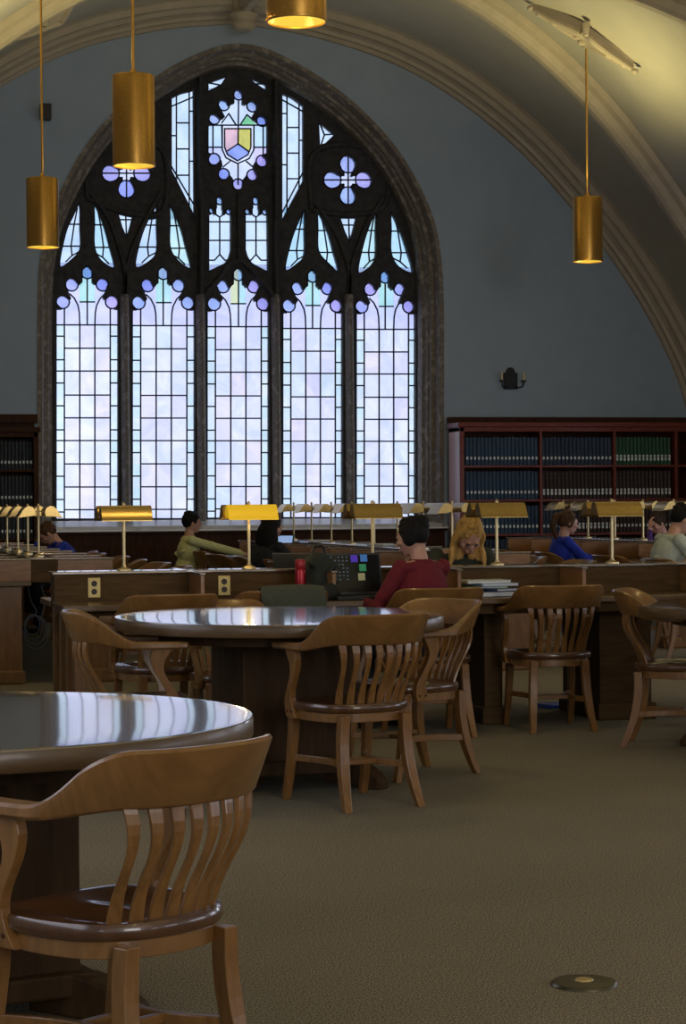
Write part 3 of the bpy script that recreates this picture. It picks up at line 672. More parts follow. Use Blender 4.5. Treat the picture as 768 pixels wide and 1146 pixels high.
for ch in lit.children:
    if ch.name.startswith('lamp_shade') and min(v.co.y for v in ch.data.vertices) < -.1: ch.data = ch.data.copy(); ch.data.materials[0] = M['litshade']
pt = bpy.data.lights.new('desk_bulb', 'POINT'); pt.energy = 3; pt.color = (1,.75,.3); pt.shadow_soft_size = .03
po = bpy.data.objects.new('desk_bulb', pt); COL.objects.link(po); po.location = (lit.location.x, FY, .922+.27)

# ------------------------------------------------------------------ pendants
def make_pendant():
    t = empty('pendant_lamp')
    b = MB(); b.lathe([(.150,0),(.150,.63),(.146,.64),(.02,.645),(.02,.640),(.143,.634),(.144,0),(.150,0)], n=48)
    b.lathe([(.150,.0),(.153,.002),(.153,.012),(.150,.014)], n=48)
    b.build('lamp_shade', M['brass'], t)
    b = MB(); b.lathe([(.143,.008),(.115,.07),(.085,.10),(.002,.105)], n=40, cap=False); b.build('reflector', mat('gold_reflector', (.9,.62,.12), .25, .6, emis=(1,.78,.10), estr=.55), t)
    b = MB(); b.ell((0,0,.085), (.052,.052,.045)); b.build('bulb', M['bulb'], t)
    b = MB(); b.tube([(0,0,.64),(0,0,2.72)], .011, 10); b.lathe([(.03,.64),(.03,.66),(.012,.69)], n=16); b.build('rod', M['brass'], t)
    b = MB(); b.lathe([(.002,2.62),(.025,2.63),(.035,2.68),(.04,2.76)], n=20); b.build('canopy', M['ribp'], t)
    return t
pen = make_pendant(); pu = [False]
plabels = {(0,0):'brass cylinder pendant lamp hanging at far left, lowest of the left-hand three', (0,1):'brass cylinder pendant lamp hanging before the upper left of the window', (0,2):'brass cylinder pendant lamp cut off by the top edge of the picture', (1,0):'brass cylinder pendant lamp hanging alone on the right below a plaster ornament'}
def ceil_z(a):
    a = abs(a)
    for (a0, z0), (a1, z1) in zip(prof[:-1], prof[1:]):
        if a0 <= a <= a1: return lerp(z0, z1, (a-a0)/(a1-a0))
    return 2.2
def plight(x, y, z):
    for nm, e, rx, sz, bl in (('pendant_downlight', 45, 0, 1.9, .6), ('pendant_uplight', 105, PI, 2.9, 1)):
        l = bpy.data.lights.new(nm, 'SPOT'); l.energy = e; l.color = (1,.70,.28) if rx == 0 else (1,.86,.36); l.spot_size = sz; l.spot_blend = bl; l.shadow_soft_size = .1
        o = bpy.data.objects.new(nm, l); COL.objects.link(o); o.location = (x, y, z+(.04 if rx == 0 else .72)); o.rotation_euler = (rx,0,0)
pts_ = {(0,0):at_z(48,277,3.70),(0,1):at_z(150,186,3.70),(0,2):at_z(332,25,3.70),(1,0):at_z(658,293,3.70)}
for k, p in pts_.items():
    o = pen if not pu[0] else dup(pen); pu[0] = True; o.location = p; tag(o, plabels[k], 'lamp', 'brass cylinder pendant lamps')
    zc = ceil_z(p.x-XC)+.2
    for ch in list(o.children):
        if ch.name.startswith('rod'):
            ch.data = ch.data.copy()
            for v in ch.data.vertices:
                if v.co.z > 2: v.co.z += zc-3.7-2.72
        if ch.name.startswith('canopy'): ch.location.z = zc-3.70-2.74
for gx in (2.2, 7.45):
    for gy in (20.5, 15.5, 10.7, 5.9, 1.1, -3.7): plight(gx, gy, 3.7)
# plaster ornaments on the vault above the outer pendants
def ornament(name, pa, pb, pc, w, label):
    b = MB()
    def on(p, q=0): 
        # intersect ray with vault
        d = ray(*p); lo = None
        for k in range(2000):
            Y = 14+k*.006; P_ = at_y(p[0], p[1], Y); a = abs(P_.x-XC)
            if P_.z > ceil_z(a)+.19-q: return P_
        return P_
    A, B_, C_ = on(pa), on(pb), on(pc)
    ax = (B_-A).normalized(); up = Vector((0,0,1)); sd = ax.cross(up).normalized()
    def bar(p0, p1, r0, r1):
        b.tube([p0, p0.lerp(p1,.5)-up*.01, p1], [r0, (r0+r1)/2, r1], 8)
    for s in (-1, 1):
        side_ = C_+sd*s*w
        for e in (A, B_):
            q = e+(C_-e)*.10
            bar(q, side_.lerp(e, .12), .022, .034); bar(side_.lerp(e, .12), side_, .034, .034)
            bar(q+up*.02, (C_+sd*s*w*.35).lerp(e,.15), .014, .022)
    b.loft([[p-up*o_ for p in (A.lerp(C_,.06), C_+sd*w, B_.lerp(C_,.06), C_-sd*w)] for o_ in (-.12,.012)], False)
    for e in (A, B_): b.ell(e.lerp(C_,.03), (.035,.035,.03)); b.ell(e.lerp(C_,.22), (.05,.05,.035)); b.ell(e.lerp(C_,.5), (.06,.06,.04))
    b.lathe([(.02,-.09),(.04,-.08),(.055,-.05),(.05,-.03),(.085,-.01),(.10,.04)], C_, n=16)
    return tag(b.build(name, M['ribp']), label, 'ornament')
ornament('ceiling_ornament', (592,8), (713,81), (652,42), .23, 'long pointed cream plaster ornament on the vault above the right pendant lamp')
ornament('ceiling_ornament', (10,48), (92,-12), (50,20), .23, 'plaster ornament on the vault above the far left pendant lamp')
# ------------------------------------------------------------------ bookcases and books
def book_mesh(col, w=.040, h=.325, d=.22, label='dot', name='b', lc=(.75,.78,.75)):
    b = MB(); hw = w*.47
    # covers + rounded spine (spine toward -Y)
    sp = [(-hw,.0),(-hw,-d+.02),(-hw*.75,-d+.006),(0,-d-.001),(hw*.75,-d+.006),(hw,-d+.02),(hw,0)]
    b.loft([[Vector((x, y, z)) for x, y in sp] for z in (0,h)], False)
    b.box(-hw*1.06, -hw*.9, -d+.02, .004, -.0, h, mi=0); b.box(hw*.9, hw*1.06, -d+.02, .004, 0, h, mi=0)
    for z in (.2,.75,.9): b.loft([[Vector((x*1.04, y-.0015, h*z+q)) for x, y in sp[1:-1]] for q in (0,.004)], False, mi=3)
    if label == 'dot': b.box(-hw*.55, hw*.55, -d-.003, -d+.002, .068, .100, mi=2)
    elif label == 'tall':
        b.box(-hw*.6, hw*.6, -d-.003, -d+.002, .05, .088, mi=2); b.box(-hw*.6, hw*.6, -d-.003, -d+.002, .094, .118, mi=2)
    me = b.mesh(name, [M['bk_'+col], M['white'], M['lab'], M['gold']]); return me
M['lab'] = mat('spine_label', (.80,.84,.82), .6); M['gold'] = mat('dull_gilt', (.10,.09,.06), .5, .2)
for k, c in dict(navy=(.035,.060,.11), blue=(.042,.085,.155), brown=(.050,.028,.026), green=(.030,.11,.055), black=(.028,.035,.042)).items():
    M['bk_'+k] = mat('book_cloth_'+k, c, .55)
BK = {(c, l): book_mesh(c, label=l, name='bound_volume') for c, l in (('navy','dot'),('blue','dot'),('brown','tall'),('navy','none'),('green','tall'),('brown','dot'),('black','dot'),('green','none'),('blue','tall'))}
bn = {'n': 0}
def fill(x0, x1, z, yfront, n, keys, label, group, hs=1.0, jit=.02):
    w = (x1-x0)/n
    for i in range(n):
        key = keys[int(i*len(keys)/n)] if len(keys) > 1 else keys[0]
        o = bpy.data.objects.new('bound_volume', BK[key]); COL.objects.link(o)
        o.location = (x0+w*(i+.5), yfront+.22, z+.001); o.scale = (w/.042, 1, hs*(1+random.uniform(-jit, jit*.3)))
        tag(o, label, 'book', group); bn['n'] += 1
def bookcase(name, x0, x1, divs, yf, yb, ztop, shelves, label, sidem, fm='mahog'):
    t = empty(name, (x0, yf, 0), 0, label, 'bookcase'); w = x1-x0; d = yb-yf; th = .035
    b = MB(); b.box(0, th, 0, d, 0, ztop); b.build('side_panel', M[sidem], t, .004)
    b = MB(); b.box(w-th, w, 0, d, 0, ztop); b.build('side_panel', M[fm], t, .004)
    b = MB(); b.box(0, th+.02, -.012, .0, 0, ztop-.02); b.build('stile', M[fm], t, .003)
    b = MB(); b.box(w-th-.02, w, -.012, .0, 0, ztop-.02); b.build('stile', M[fm], t, .003)
    for x in divs: b = MB(); b.box(x-x0-.016, x-x0+.016, -.006, d-.02, 0, ztop-.05); b.build('divider', M[fm], t, .003)
    for z in shelves: b = MB(); b.box(th, w-th, .0, d-.02, z-.026, z); b.build('shelf', M[fm], t, .003)
    b = MB(); b.box(th, w-th, d-.02, d, 0, ztop); b.build('back_panel', M['dark'], t)
    b = MB(); b.box(-.02, w+.02, -.03, d, ztop-.035, ztop+.02); b.box(0, w, -.012, d, ztop-.09, ztop-.035); b.build('cornice', M[fm], t, .006)
    b = MB(); b.box(0, w, -.014, .02, 0, .12); b.build('plinth', M[fm], t, .004)
    return t
BF = W-.56                                          # bookcase fronts
xl = at_y(519, 500, BF).x-.05; zt = at_y(600, 474.5, BF).z
dv = [at_y(605.5, 500, BF).x, at_y(688, 500, BF).x, at_y(757, 500, BF).x]
xr = 10.1
zsh = [at_y(600, y, BF).z for y in (520.7, 558.8, 597, 635, 673)]
bookcase('bookcase', xl, xr, dv, BF, W-.13, zt, zsh+[.13], 'long reddish-brown bookcase right of the window filled with dark bound volumes', 'sidep')
edges = [xl+.06]+dv
secs = [(edges[i]+.02, edges[i+1]-.02) for i in range(3)]
words = ['top', 'second', 'third', 'fourth']
plan = [[(('blue','dot'),),(('navy','dot'),),(('green','tall'),)],[(('blue','dot'),),(('brown','tall'),),(('brown','tall'),)],[(('blue','dot'),),(('navy','dot'),('brown','tall')),(('brown','dot'),)],[(('blue','none') if ('blue','none') in BK else ('navy','none'),),(('navy','none'),),(('green','none'),)]]
cn = {'blue':'dark blue','navy':'navy','green':'dark green','brown':'dark brown'}
for r_ in range(4):
    for i, (a, c) in enumerate(secs):
        ks = plan[r_][i]; col = ' and '.join(dict.fromkeys(cn[k[0]] for k in ks)); side = ['left','middle','right-hand'][i]
        fill(a, c if i < 2 else c-.03, zsh[r_], BF+.03, (19, 18, 15)[i], ks, '%s bound volume on the %s shelf, %s bay of the right bookcase' % (col, words[r_], side), 'volumes on the %s shelf, %s bay of the right bookcase' % (words[r_], side), hs=1.0)
# left bookcase
xr2 = at_y(43, 500, BF).x; zt2 = at_y(20, 480, BF).z; zs2 = [at_y(20, y, BF).z for y in (525.5, 565, 603, 641)]
d2 = at_y(-40, 500, BF).x
bookcase('bookcase', XL+.1, xr2, [d2], BF, W-.13, zt2, zs2+[.13], 'dark bookcase at the left edge beside the window filled with black volumes', 'dark', 'dark')
for r_ in range(3):
    fill(d2+.03, xr2-.06, zs2[r_], BF+.03, 18, (('black','dot'),), 'black bound volume with a pale label on the %s shelf of the left bookcase' % words[r_], 'volumes on the %s shelf of the left bookcase' % words[r_], hs=.98 if r_ else .96)

# ------------------------------------------------------------------ wall fittings
p = at_y(571, 423, W); t = empty('wall_sconce', (p.x, W, p.z), 0, 'black two-candle wall sconce above the right bookcase', 'lamp')
b = MB(); pts = [(-.085,-.135),(.085,-.135),(.085,.06),(.055,.065)]+[(.055*math.cos(a), .07+.055*math.sin(a)) for a in [PI*k/8 for k in range(9)]]+[(-.055,.065),(-.085,.06)]
b.prism([(x,-.03,z) for x, z in pts], (0,.03,0)); b.build('back_plate', M['black'], t, .004)
for s in (-1, 1):
    b = MB(); b.tube(crv([(s*.04,-.02,-.09),(s*.08,-.07,-.115),(s*.125,-.10,-.10),(s*.135,-.105,-.05)], 5), .008, 8); b.lathe([(.002,-.055),(.03,-.05),(.034,-.035),(.012,-.03)], (s*.135,-.105,0), n=14); b.build('arm', M['black'], t)
    b = MB(); b.tube([(s*.135,-.105,-.035),(s*.135,-.105,.065)], .014, 12); b.build('candle_sleeve', M['candle'], t)
p = at_y(50.5, 126.5, W); t = MB(); t.box(-.06,.06,-.12,0,-.09,.09); o = t.build('wall_speaker', M['plastic'], bevel=.008); o.location = (p.x, W, p.z); tag(o, 'small black box speaker high on the wall behind the left pendant lamp', 'speaker')
g = MB(); g.box(-.045,.045,-.126,-.119,-.075,.075); g.build('speaker_grille', M['hole'], o)
# floor outlet cover
p = at_z(654, 1102, 0); t = MB(); t.lathe([(.002,.012),(.05,.013),(.085,.010),(.092,.002),(.092,0)], n=40); o = t.build('floor_outlet_cover', [mat('worn_floor_brass', (.10,.085,.05), .35, .7)]); o.location = p
tag(o, 'small round brass cover set in the carpet near the bottom right corner', 'cover'); g = MB(); g.lathe([(.001,.0165),(.022,.0165),(.026,.012)], n=20); g.build('screw_cap', M['pole'], o)

# ------------------------------------------------------------------ chairs around the room
def aim(x, y, tx, ty): return -math.atan2(tx-x, ty-y)
def cc(r, Z): return camxy(r, Z)
D = math.radians
c1 = cc(-.500, 4.76); chair(*c1, D(35), 'wooden armchair nearest the viewer, back turned, at the left edge table', 'wooden library armchairs', .965)
chair(2.27, 9.23, .275, 'wooden armchair with its back to us in front of the middle round table')
chair(*cc(.307, 10.47), D(116), 'wooden armchair facing left at the right side of the middle round table')
chair(4.11, 11.94, -.046, 'wooden armchair standing alone at the long desk beside the piled papers', 'wooden library armchairs')
chair(*cc(1.773, 11.62), D(-118), 'wooden armchair facing right, tucked under the round table at right edge')
chair(T3[0]+.28, T3[1]+.78, PI-.3, 'wooden armchair behind the round table at the right edge, only its crest showing')
chair(*cc(-.92, 9.78), D(-94), 'wooden armchair at the left side of the middle round table, turned right')
chair(fx0+.47, 11.62, .12, 'wooden armchair facing the long desk below the brass outlet')
chair(2.12, 11.24, PI+.12, 'wooden armchair behind the middle round table, low crest just above its top', sc=.95)
chair(2.47, 11.86, .06, 'wooden armchair with an olive jacket over its back')
pr_ = at_y(487, 662, 11.75)
chair(pr_.x-.01, 11.86, .02, 'wooden armchair in which the person in the red jumper sits')
k = 0
for i, y in enumerate([RA[0]+.1, RA[1]+.35, RA[2]+.6, RA[3]+.9, RA[4]+1.2, RA[4]+2.3]):
    chair(XA+.83+.05*math.sin(i*3), min(y, 22.4), PI/2+.15*math.sin(i*2.1), ['nearest','second','third','fourth','fifth','farthest'][i]+' armchair of the row along the left-hand desk, facing left' if i < 5 else 'armchair of the person in blue at the far left desk', 'armchairs along the left desk')
bl = [(RB[0]+.05,0),(RB[1]+.2,0),(18.45,1),(RB[3]+.5,0),(RB[4]+.7,0),(21.9,2)]
for i, (y, w_) in enumerate(bl):
    chair(XB-.86-.05*math.sin(i*2), y, -PI/2+.2*math.sin(i*1.7), ['nearest armchair on the left side of the centre desk, facing right','second armchair on the left side of the centre desk, facing right','armchair of the long-haired person in black at the centre desk','armchair just beyond the long-haired person at the centre desk','armchair between the two people seated at the centre desk','armchair of the person in the yellow-green shirt'][i], 'armchairs along the left side of the centre desk')
for i, y in enumerate([RB[0]+.1, RB[2]-.2, RB[3]+.1, RB[5]-.1]):
    chair(XB+.86+.06*math.sin(i*2), y, PI/2+.15*math.sin(i*2.3+1), ['nearest','second','third','farthest'][i]+' armchair on the right side of the centre desk, facing left', 'armchairs along the right side of the centre desk')
for i, y in enumerate([16.75, 18.1, 19.5, 20.9]):
    chair(XCd-.88+.04*math.sin(i*2), y, -PI/2+.15*math.sin(i*1.9), ['armchair of the person in the white shirt at the right desk','empty armchair between the white shirt and the blue top at the right desk','armchair of the ponytailed person in blue','farthest armchair on the left side of the right-hand desk'][i], 'armchairs along the right desk')

# ------------------------------------------------------------------ people
def cap(b, p0, p1, r0, r1, n=10):
    p0, p1 = Vector(p0), Vector(p1); b.tube([p0, p0.lerp(p1,.33), p0.lerp(p1,.66), p1], [r0, lerp(r0,r1,.33), lerp(r0,r1,.66), r1], n)
    b.ell(p0, (r0,)*3, nu=10, nv=6); b.ell(p1, (r1,)*3, nu=10, nv=6)
def hand(b, wr, dirv, palm_n, side):
    """palm, four bent fingers and a side thumb; dirv points along the fingers, palm_n out of the palm"""
    d = Vector(dirv).normalized(); n = Vector(palm_n); n = (n-d*n.dot(d)).normalized(); s = d.cross(n)*side; w = Vector(wr)
    mx = Matrix((s, d, n)).transposed()
    b.ell(w+d*.045, (.040,.050,.014), mx)
    for i, (o_, l) in enumerate(((-.030,.066),(-.010,.078),(.010,.073),(.029,.058))):
        k0 = w+d*.082+s*o_; k1 = k0+d*l*.48+n*.006+s*o_*.10; k2 = k1+d*l*.30+n*l*.25; k3 = k2+d*l*.12+n*l*.28
        cap(b, k0, k1, .0092, .0085, 8); cap(b, k1, k2, .0085, .0078, 8); cap(b, k2, k3, .0078, .0068, 8)
    t0 = w+d*.022-s*.028; t1 = t0+d*.03-s*.026+n*.008; t2 = t1+d*.028-s*.006+n*.012
    cap(b, t0, t1, .012, .010, 8); cap(b, t1, t2, .010, .008, 8)
def person(loc, rz, label, top, hair, lean=.25, yaw=0, pitch=.2, roll=0, hl=(-.2,.5,.79), hr=(.2,.5,.79), style='short', sleeve='long', trousers='denim', vox=.008, group=None, twist=0, scale=.93, elbow=None, headoff=(0,0,0)):
    t = empty('person', loc, rz, label, 'person', group or 'people reading'); t.scale = (scale,)*3
    Z0 = .445
    hip = Vector((0,-.06,Z0+.10)); up = Vector((0, math.sin(lean), math.cos(lean)))
    wst = hip+up*.17; chest = hip+up*.34+Vector((0,.01,0)); neck = hip+up*.50
    side = Vector((math.cos(twist), math.sin(twist), 0))
    hd = Matrix.Rotation(yaw, 3, 'Z') @ Matrix.Rotation(-pitch, 3, 'X') @ Matrix.Rotation(roll, 3, 'Y')
    hc = neck+up*.045+(hd @ Vector((0,.025,.115)))+Vector(headoff)
    tm = Matrix((side, (Vector((0,0,1)).cross(side)*math.cos(lean)-Vector((0,0,1))*math.sin(lean)), up)).transposed()
    sh = {s: neck-up*.035+side*s*.165-Vector((0,.005,0)) for s in (-1,1)}
    hands = {-1: Vector(hl), 1: Vector(hr)}; el = {}
    for s in (-1, 1):
        m_ = (sh[s]+hands[s])/2; Lr = max(0, .285**2-((hands[s]-sh[s]).length/2)**2)**.5
        dn = Vector((s*.55, -.25, -.8)); ax = (hands[s]-sh[s]).normalized(); dn = (dn-ax*dn.dot(ax)).normalized(); el[s] = m_+dn*Lr
        if elbow and s in elbow: el[s] = Vector(elbow[s])
    b = MB()
    b.ell(hip, (.165,.115,.11), tm); b.ell(wst, (.135,.095,.13), tm); b.ell(chest, (.160,.108,.165), tm); b.ell(neck-up*.04, (.175,.07,.055), tm)
    cap(b, neck-up*.04, hc-(hd @ Vector((0,.02,.06))), .056, .050)
    # head with face
    def hp(x, y, z): return hc+hd @ Vector((x, y, z))
    b.ell(hc, (.074,.092,.105), hd, 20, 16); b.ell(hp(0,.028,-.052), (.052,.056,.058), hd, 14, 10); b.ell(hp(0,.055,-.092), (.026,.022,.018), hd)
    b.ell(hp(0,.094,-.018), (.012,.020,.024), hd); b.ell(hp(0,.104,-.030), (.015,.013,.010), hd)
    cap(b, hp(-.03,.082,.022), hp(.03,.082,.022), .010, .010)
    for s in (-1,1):
        b.ell(hp(s*.076,-.006,-.008), (.009,.018,.030), hd); b.ell(hp(s*.042,.064,-.022), (.022,.018,.018), hd)
    cap(b, hp(-.018,.088,-.060), hp(.018,.088,-.060), .008, .008)
    for s in (-1,1):
        cap(b, sh[s], el[s], .046, .037); cap(b, el[s], hands[s], .037, .024)
        dv = hands[s]-el[s]; hand(b, hands[s], dv, Vector((0,0,-1)) if abs(dv.normalized().z) < .8 else Vector((0,-1,0)), -s)
        h0 = hip+Vector((s*.09,.02,-.01)); kn = Vector((s*.12,.42,Z0+.055)); an = Vector((s*.13,.40,.09))
        cap(b, h0, kn, .082, .056); cap(b, kn, an, .054, .036); cap(b, an-Vector((0,0,.035)), an+Vector((0,.14,-.05)), .038, .030)
    body = robj(b, 'body', M['skin'], t, vox, 3)
    for s in (-1,1):
        e = MB(); e.ell(hp(s*.031,.083,.004), (.012,.008,.007), hd, 10, 8); e.build('eye', M['eye'], t)
        e = MB(); cap(e, hp(s*.016,.096,.028), hp(s*.046,.082,.028), .004, .003, 6); e.build('eyebrow', M[hair], t)
    e = MB(); cap(e, hp(-.018,.0955,-.060), hp(.018,.0955,-.060), .0045, .0045, 8); e.build('lips', M['lip'], t)
    # jumper / shirt
    b = MB(); g = .014
    b.ell(hip+up*.02, (.175+g,.125+g,.10), tm); b.ell(wst, (.145+g,.105+g,.14), tm); b.ell(chest, (.165+g,.113+g,.17), tm); b.ell(neck-up*.045, (.178+g,.07+g,.055), tm)
    b.lathe([(.073,-.02),(.072,.012),(.064,.020),(.058,.012),(.058,-.02)], neck, n=20)
    rr = random.Random(sum(ord(q) for q in label))
    for s in (-1,1):
        if sleeve == 'long':
            cap(b, sh[s], el[s], .052, .045); cap(b, el[s], el[s].lerp(hands[s],.9), .048, .034)
            for q in (.25,.5,.75): b.ell(sh[s].lerp(el[s], q), (.050+.004*rr.random(),)*3, nu=10, nv=6)
        else: cap(b, sh[s], sh[s].lerp(el[s],.62), .060, .062)
    for q in range(7): b.ell(hip+up*rr.uniform(.02,.36)+side*rr.uniform(-.12,.12)-Vector((0,.075,0)), (.06,.05,.014), Matrix.Rotation(rr.uniform(-.6,.6), 3, 'Y'))
    robj(b, 'jumper' if sleeve == 'long' else 'shirt', M[top], t, vox, 3)
    b = MB()
    b.ell(hip+Vector((0,0,-.02)), (.178,.128,.10), tm)
    for s in (-1,1):
        h0 = hip+Vector((s*.09,.02,-.01)); kn = Vector((s*.12,.42,Z0+.055)); an = Vector((s*.13,.40,.09)); cap(b, h0, kn, .092, .068); cap(b, kn, an, .066, .052)
    robj(b, 'trousers', M[trousers], t, .011, 3)
    for s in (-1,1):
        b = MB(); an = Vector((s*.13,.40,.09)); b.ell(an+Vector((0,-.01,-.035)), (.044,.056,.05)); cap(b, an+Vector((0,.02,-.048)), an+Vector((0,.15,-.055)), .042, .034); robj(b, 'shoe', M['plastic'], t, .012, 2)
    # hair
    b = MB()
    if style == 'cap':
        b.ell(hp(0,-.012,.034), (.086,.103,.092), hd, 18, 12)
    else:
        b.ell(hp(0,-.020,.024), (.085,.098,.100), hd, 20, 14)
        for k_ in range(26):
            a = rr.uniform(0, 2*PI); e_ = rr.uniform(.1,1.2); q = Vector((math.cos(a)*math.cos(e_)*.072, math.sin(a)*math.cos(e_)*.085-.022, math.sin(e_)*.10+.028)); b.ell(hc+hd @ q, (.022,.026,.012), hd, 8, 6)
    if style in ('short','cap'):
        for s in (-1,1): b.ell(hp(s*.072,.012,.012), (.012,.022,.030), hd)
    if style == 'pony':
        pts = crv([hp(0,-.10,.045), hp(0,-.145,.03), hc+Vector((0,-.15,-.05))+(hd @ Vector((0,-.01,0))), hc+Vector((.01,-.13,-.17))], 5); b.tube(pts, [.022+.016*math.sin(PI*min(1,(i+3)/len(pts))) for i in range(len(pts))], 10); b.ell(hp(0,-.085,.05), (.05,.04,.045), hd)
        for s in (-1,1): b.ell(hp(s*.066,.0,-.005), (.018,.04,.05), hd)
    if style == 'bun': b.ell(hp(0,-.085,.075), (.05,.05,.045), hd); [b.ell(hp(s*.068,-.01,-.01), (.018,.045,.05), hd) for s in (-1,1)]
    if style == 'long':
        for k_ in range(22):
            a = PI*(1.0+ (k_/21)) ; x, y = .082*math.cos(a), .075*math.sin(a)-.012
            p0 = hp(x*.85, y*.9, .045); p1 = hp(x*1.1, y*1.1-.01, -.04); p2 = p1+Vector((0,-.02,-.10))+Vector((x*.35,0,0)); p3 = p2+Vector((rr.uniform(-.02,.02),-.01,-.11-.06*rr.random()))
            b.tube(crv([p0,p1,p2,p3], 4), [.020,.021,.022,.023,.024,.024,.024,.023,.022,.020,.017,.012,.006], 8)
    if style == 'fall':                             # loose hair hanging forward beside a bowed face
        for k_ in range(30):
            a = -PI*.02+PI*1.04*(k_/29); s = 1 if math.cos(a) > 0 else -1
            x = .082*math.cos(a); y = -.07*math.sin(a)
            if k_ in (14,15): pass
            p0 = hp(x*.5, y*.6+.02, .085); p1 = hp(x*1.08, y*1.1+.02, .02); p2 = hp(x*1.15, y+.03, -.06); p3 = p2+Vector((s*.015+rr.uniform(-.01,.01),.02,-.07)); p4 = p3+Vector((s*.01,.0,-.05-.03*rr.random()))
            b.tube(crv([p0,p1,p2,p3,p4], 3), [.014,.016,.017,.018,.019,.019,.018,.018,.017,.015,.012,.009,.005], 8)
    robj(b, 'hair', M[hair], t, .007, 2)
    return t
M.update(red=cloth('crimson_jumper', (.14,.004,.012)), yellow=cloth('yellow_green_shirt', (.62,.63,.30)), blk=cloth('black_top', (.012,.013,.014)), olive=cloth('dark_olive_top', (.035,.040,.026)), blue=cloth('royal_blue_top', (.012,.035,.42)), purple=cloth('purple_top', (.05,.018,.14)), whitec=cloth('white_shirt', (.52,.58,.52)), denim=cloth('dark_denim', (.02,.025,.045)),
 hblack=hairm('black_hair', (.004,.003,.003), (.010,.008,.007)), hbrown=hairm('brown_hair', (.05,.025,.012), (.11,.055,.025)), hblond=hairm('blonde_hair', (.45,.24,.06), (.75,.45,.14)), hdark=hairm('dark_brown_hair', (.02,.012,.008), (.05,.028,.016)), green=cloth('olive_jacket', (.060,.068,.045)))
person((pr_.x-.02, 11.93, 0), .42, 'person in a crimson jumper, dark hair up, typing at the open laptop', 'red', 'hblack', lean=.16, yaw=.45, pitch=.25, hl=(-.22,.34,.80), hr=(.04,.44,.80), style='bun', vox=.006)
pb = at_y(533, 630, 13.35)
person((pb.x-.06, 13.60, 0), PI-.05, 'blonde person bowed over the far side of the long desk, hair hanging down', 'olive', 'hblond', lean=.46, yaw=.15, pitch=.85, hl=(-.17,.62,.79), hr=(.19,.66,.79), style='fall', vox=.006, scale=1.0, headoff=(0,.0,.0))
person((XB-1.12, 18.42, 0), -PI/2+.65, 'person with long black hair and black top seen from behind, left of red bottle', 'blk', 'hblack', lean=.22, yaw=-.2, pitch=.25, hl=(-.2,.46,.79), hr=(.16,.5,.79), style='long')
person((XB-1.16, 21.95, 0), -PI/2+.05, 'short-haired person in a pale yellow-green shirt reaching toward a laptop', 'yellow', 'hblack', lean=.10, yaw=.0, pitch=.05, hl=(-.14,.62,.86), hr=(.12,.58,.84), style='short')
person((XCd-1.06, 19.45, 0), -PI/2, 'person with a brown ponytail and royal blue top writing at right desk', 'blue', 'hbrown', lean=.22, yaw=-.05, pitch=.2, hl=(-.12,.55,.79), hr=(.14,.50,.79), style='pony')
person((XCd+.92, 21.5, 0), PI/2+.1, 'dark-haired person in purple resting the head on one hand', 'purple', 'hdark', lean=.35, yaw=.2, pitch=.5, hl=(-.10,.34,1.08), hr=(.2,.52,.79), style='short', elbow={-1:(-.20,.40,.80)})
person((XCd-1.10, 16.85, 0), -PI/2+.1, 'person in a white short-sleeved shirt at the right edge, seen from behind', 'whitec', 'hblack', lean=.38, yaw=-.1, pitch=.45, hl=(-.14,.52,.79), hr=(.16,.52,.79), style='short', sleeve='short', scale=1.0)
person((XA+.98, 22.5, 0), PI/2, 'person in a blue top at far left bending low over the desk', 'blue', 'hbrown', lean=.5, yaw=-.1, pitch=.75, hl=(-.16,.58,.79), hr=(.14,.40,1.0), style='short', elbow={1:(.2,.46,.80)})

# ------------------------------------------------------------------ things on the desks and chairs
# jacket draped over a chair crest
b = MB(); rings = []; n = 26
cx0, cy0, rzj = 2.47, 11.86, .06
for j in range(2*9):
    ring = []
for side_ in (0,):
    prof_ = [(.065,.62),(.052,.70),(.034,.79),(.004,.85),(-.028,.862),(-.064,.848),(-.068,.78),(-.068,.70),(-.070,.62),(-.072,.56)]
    rows_ = []
    for i in range(n):
        u = i/(n-1); x = lerp(-.15, .215, u); arc_ = -.285+.9*x*x; row_ = []
        for k_, (dy, z) in enumerate(prof_):
            wv = .010*math.sin(u*21+k_*.5)*(abs(k_-4)/4+.2); zz = z-(.05*(u-.5)**2 if k_ in (3,4,5) else 0)+.02*math.sin(u*9)*(k_ > 7)
            row_.append(Vector((x+.006*math.sin(k_*2+u*14), arc_+dy+wv*.5, zz)))
        rows_.append(row_)
    vs = [p for r_ in rows_ for p in r_]; K = len(prof_)
    b.add(vs, [(i*K+k_, i*K+k_+1, (i+1)*K+k_+1, (i+1)*K+k_) for i in range(n-1) for k_ in range(K-1)], True)
o = b.build('jacket', M['green']); o.location = (cx0, cy0, 0); o.rotation_euler = (0,0,rzj); sd = o.modifiers.new('s','SOLIDIFY'); sd.thickness = .008; sd.offset = 1; ss = o.modifiers.new('u','SUBSURF'); ss.levels = 1; ss.render_levels = 1
tag(o, 'dark olive jacket draped over an armchair back at the long desk', 'jacket')
TZ = .7505
# red bottle
p = at_y(336.5, 660, 12.22); b = MB(); b.lathe([(.001,0),(.030,0),(.032,.006),(.032,.165),(.030,.176),(.028,.180)], n=28); o = b.build('water_bottle', M['mred'] if 'mred' in M else mat('red_bottle_metal', (.32,.012,.02), .28, .55), loc=(p.x, 12.22, TZ))
b = MB(); b.lathe([(.028,.180),(.030,.184),(.030,.218),(.026,.228),(.010,.232),(.001,.232)], n=28); b.build('bottle_cap', mat('red_cap', (.36,.015,.02), .35, .2), o)
tag(o, 'red metal water bottle standing on the long desk beside the black backpack', 'bottle')
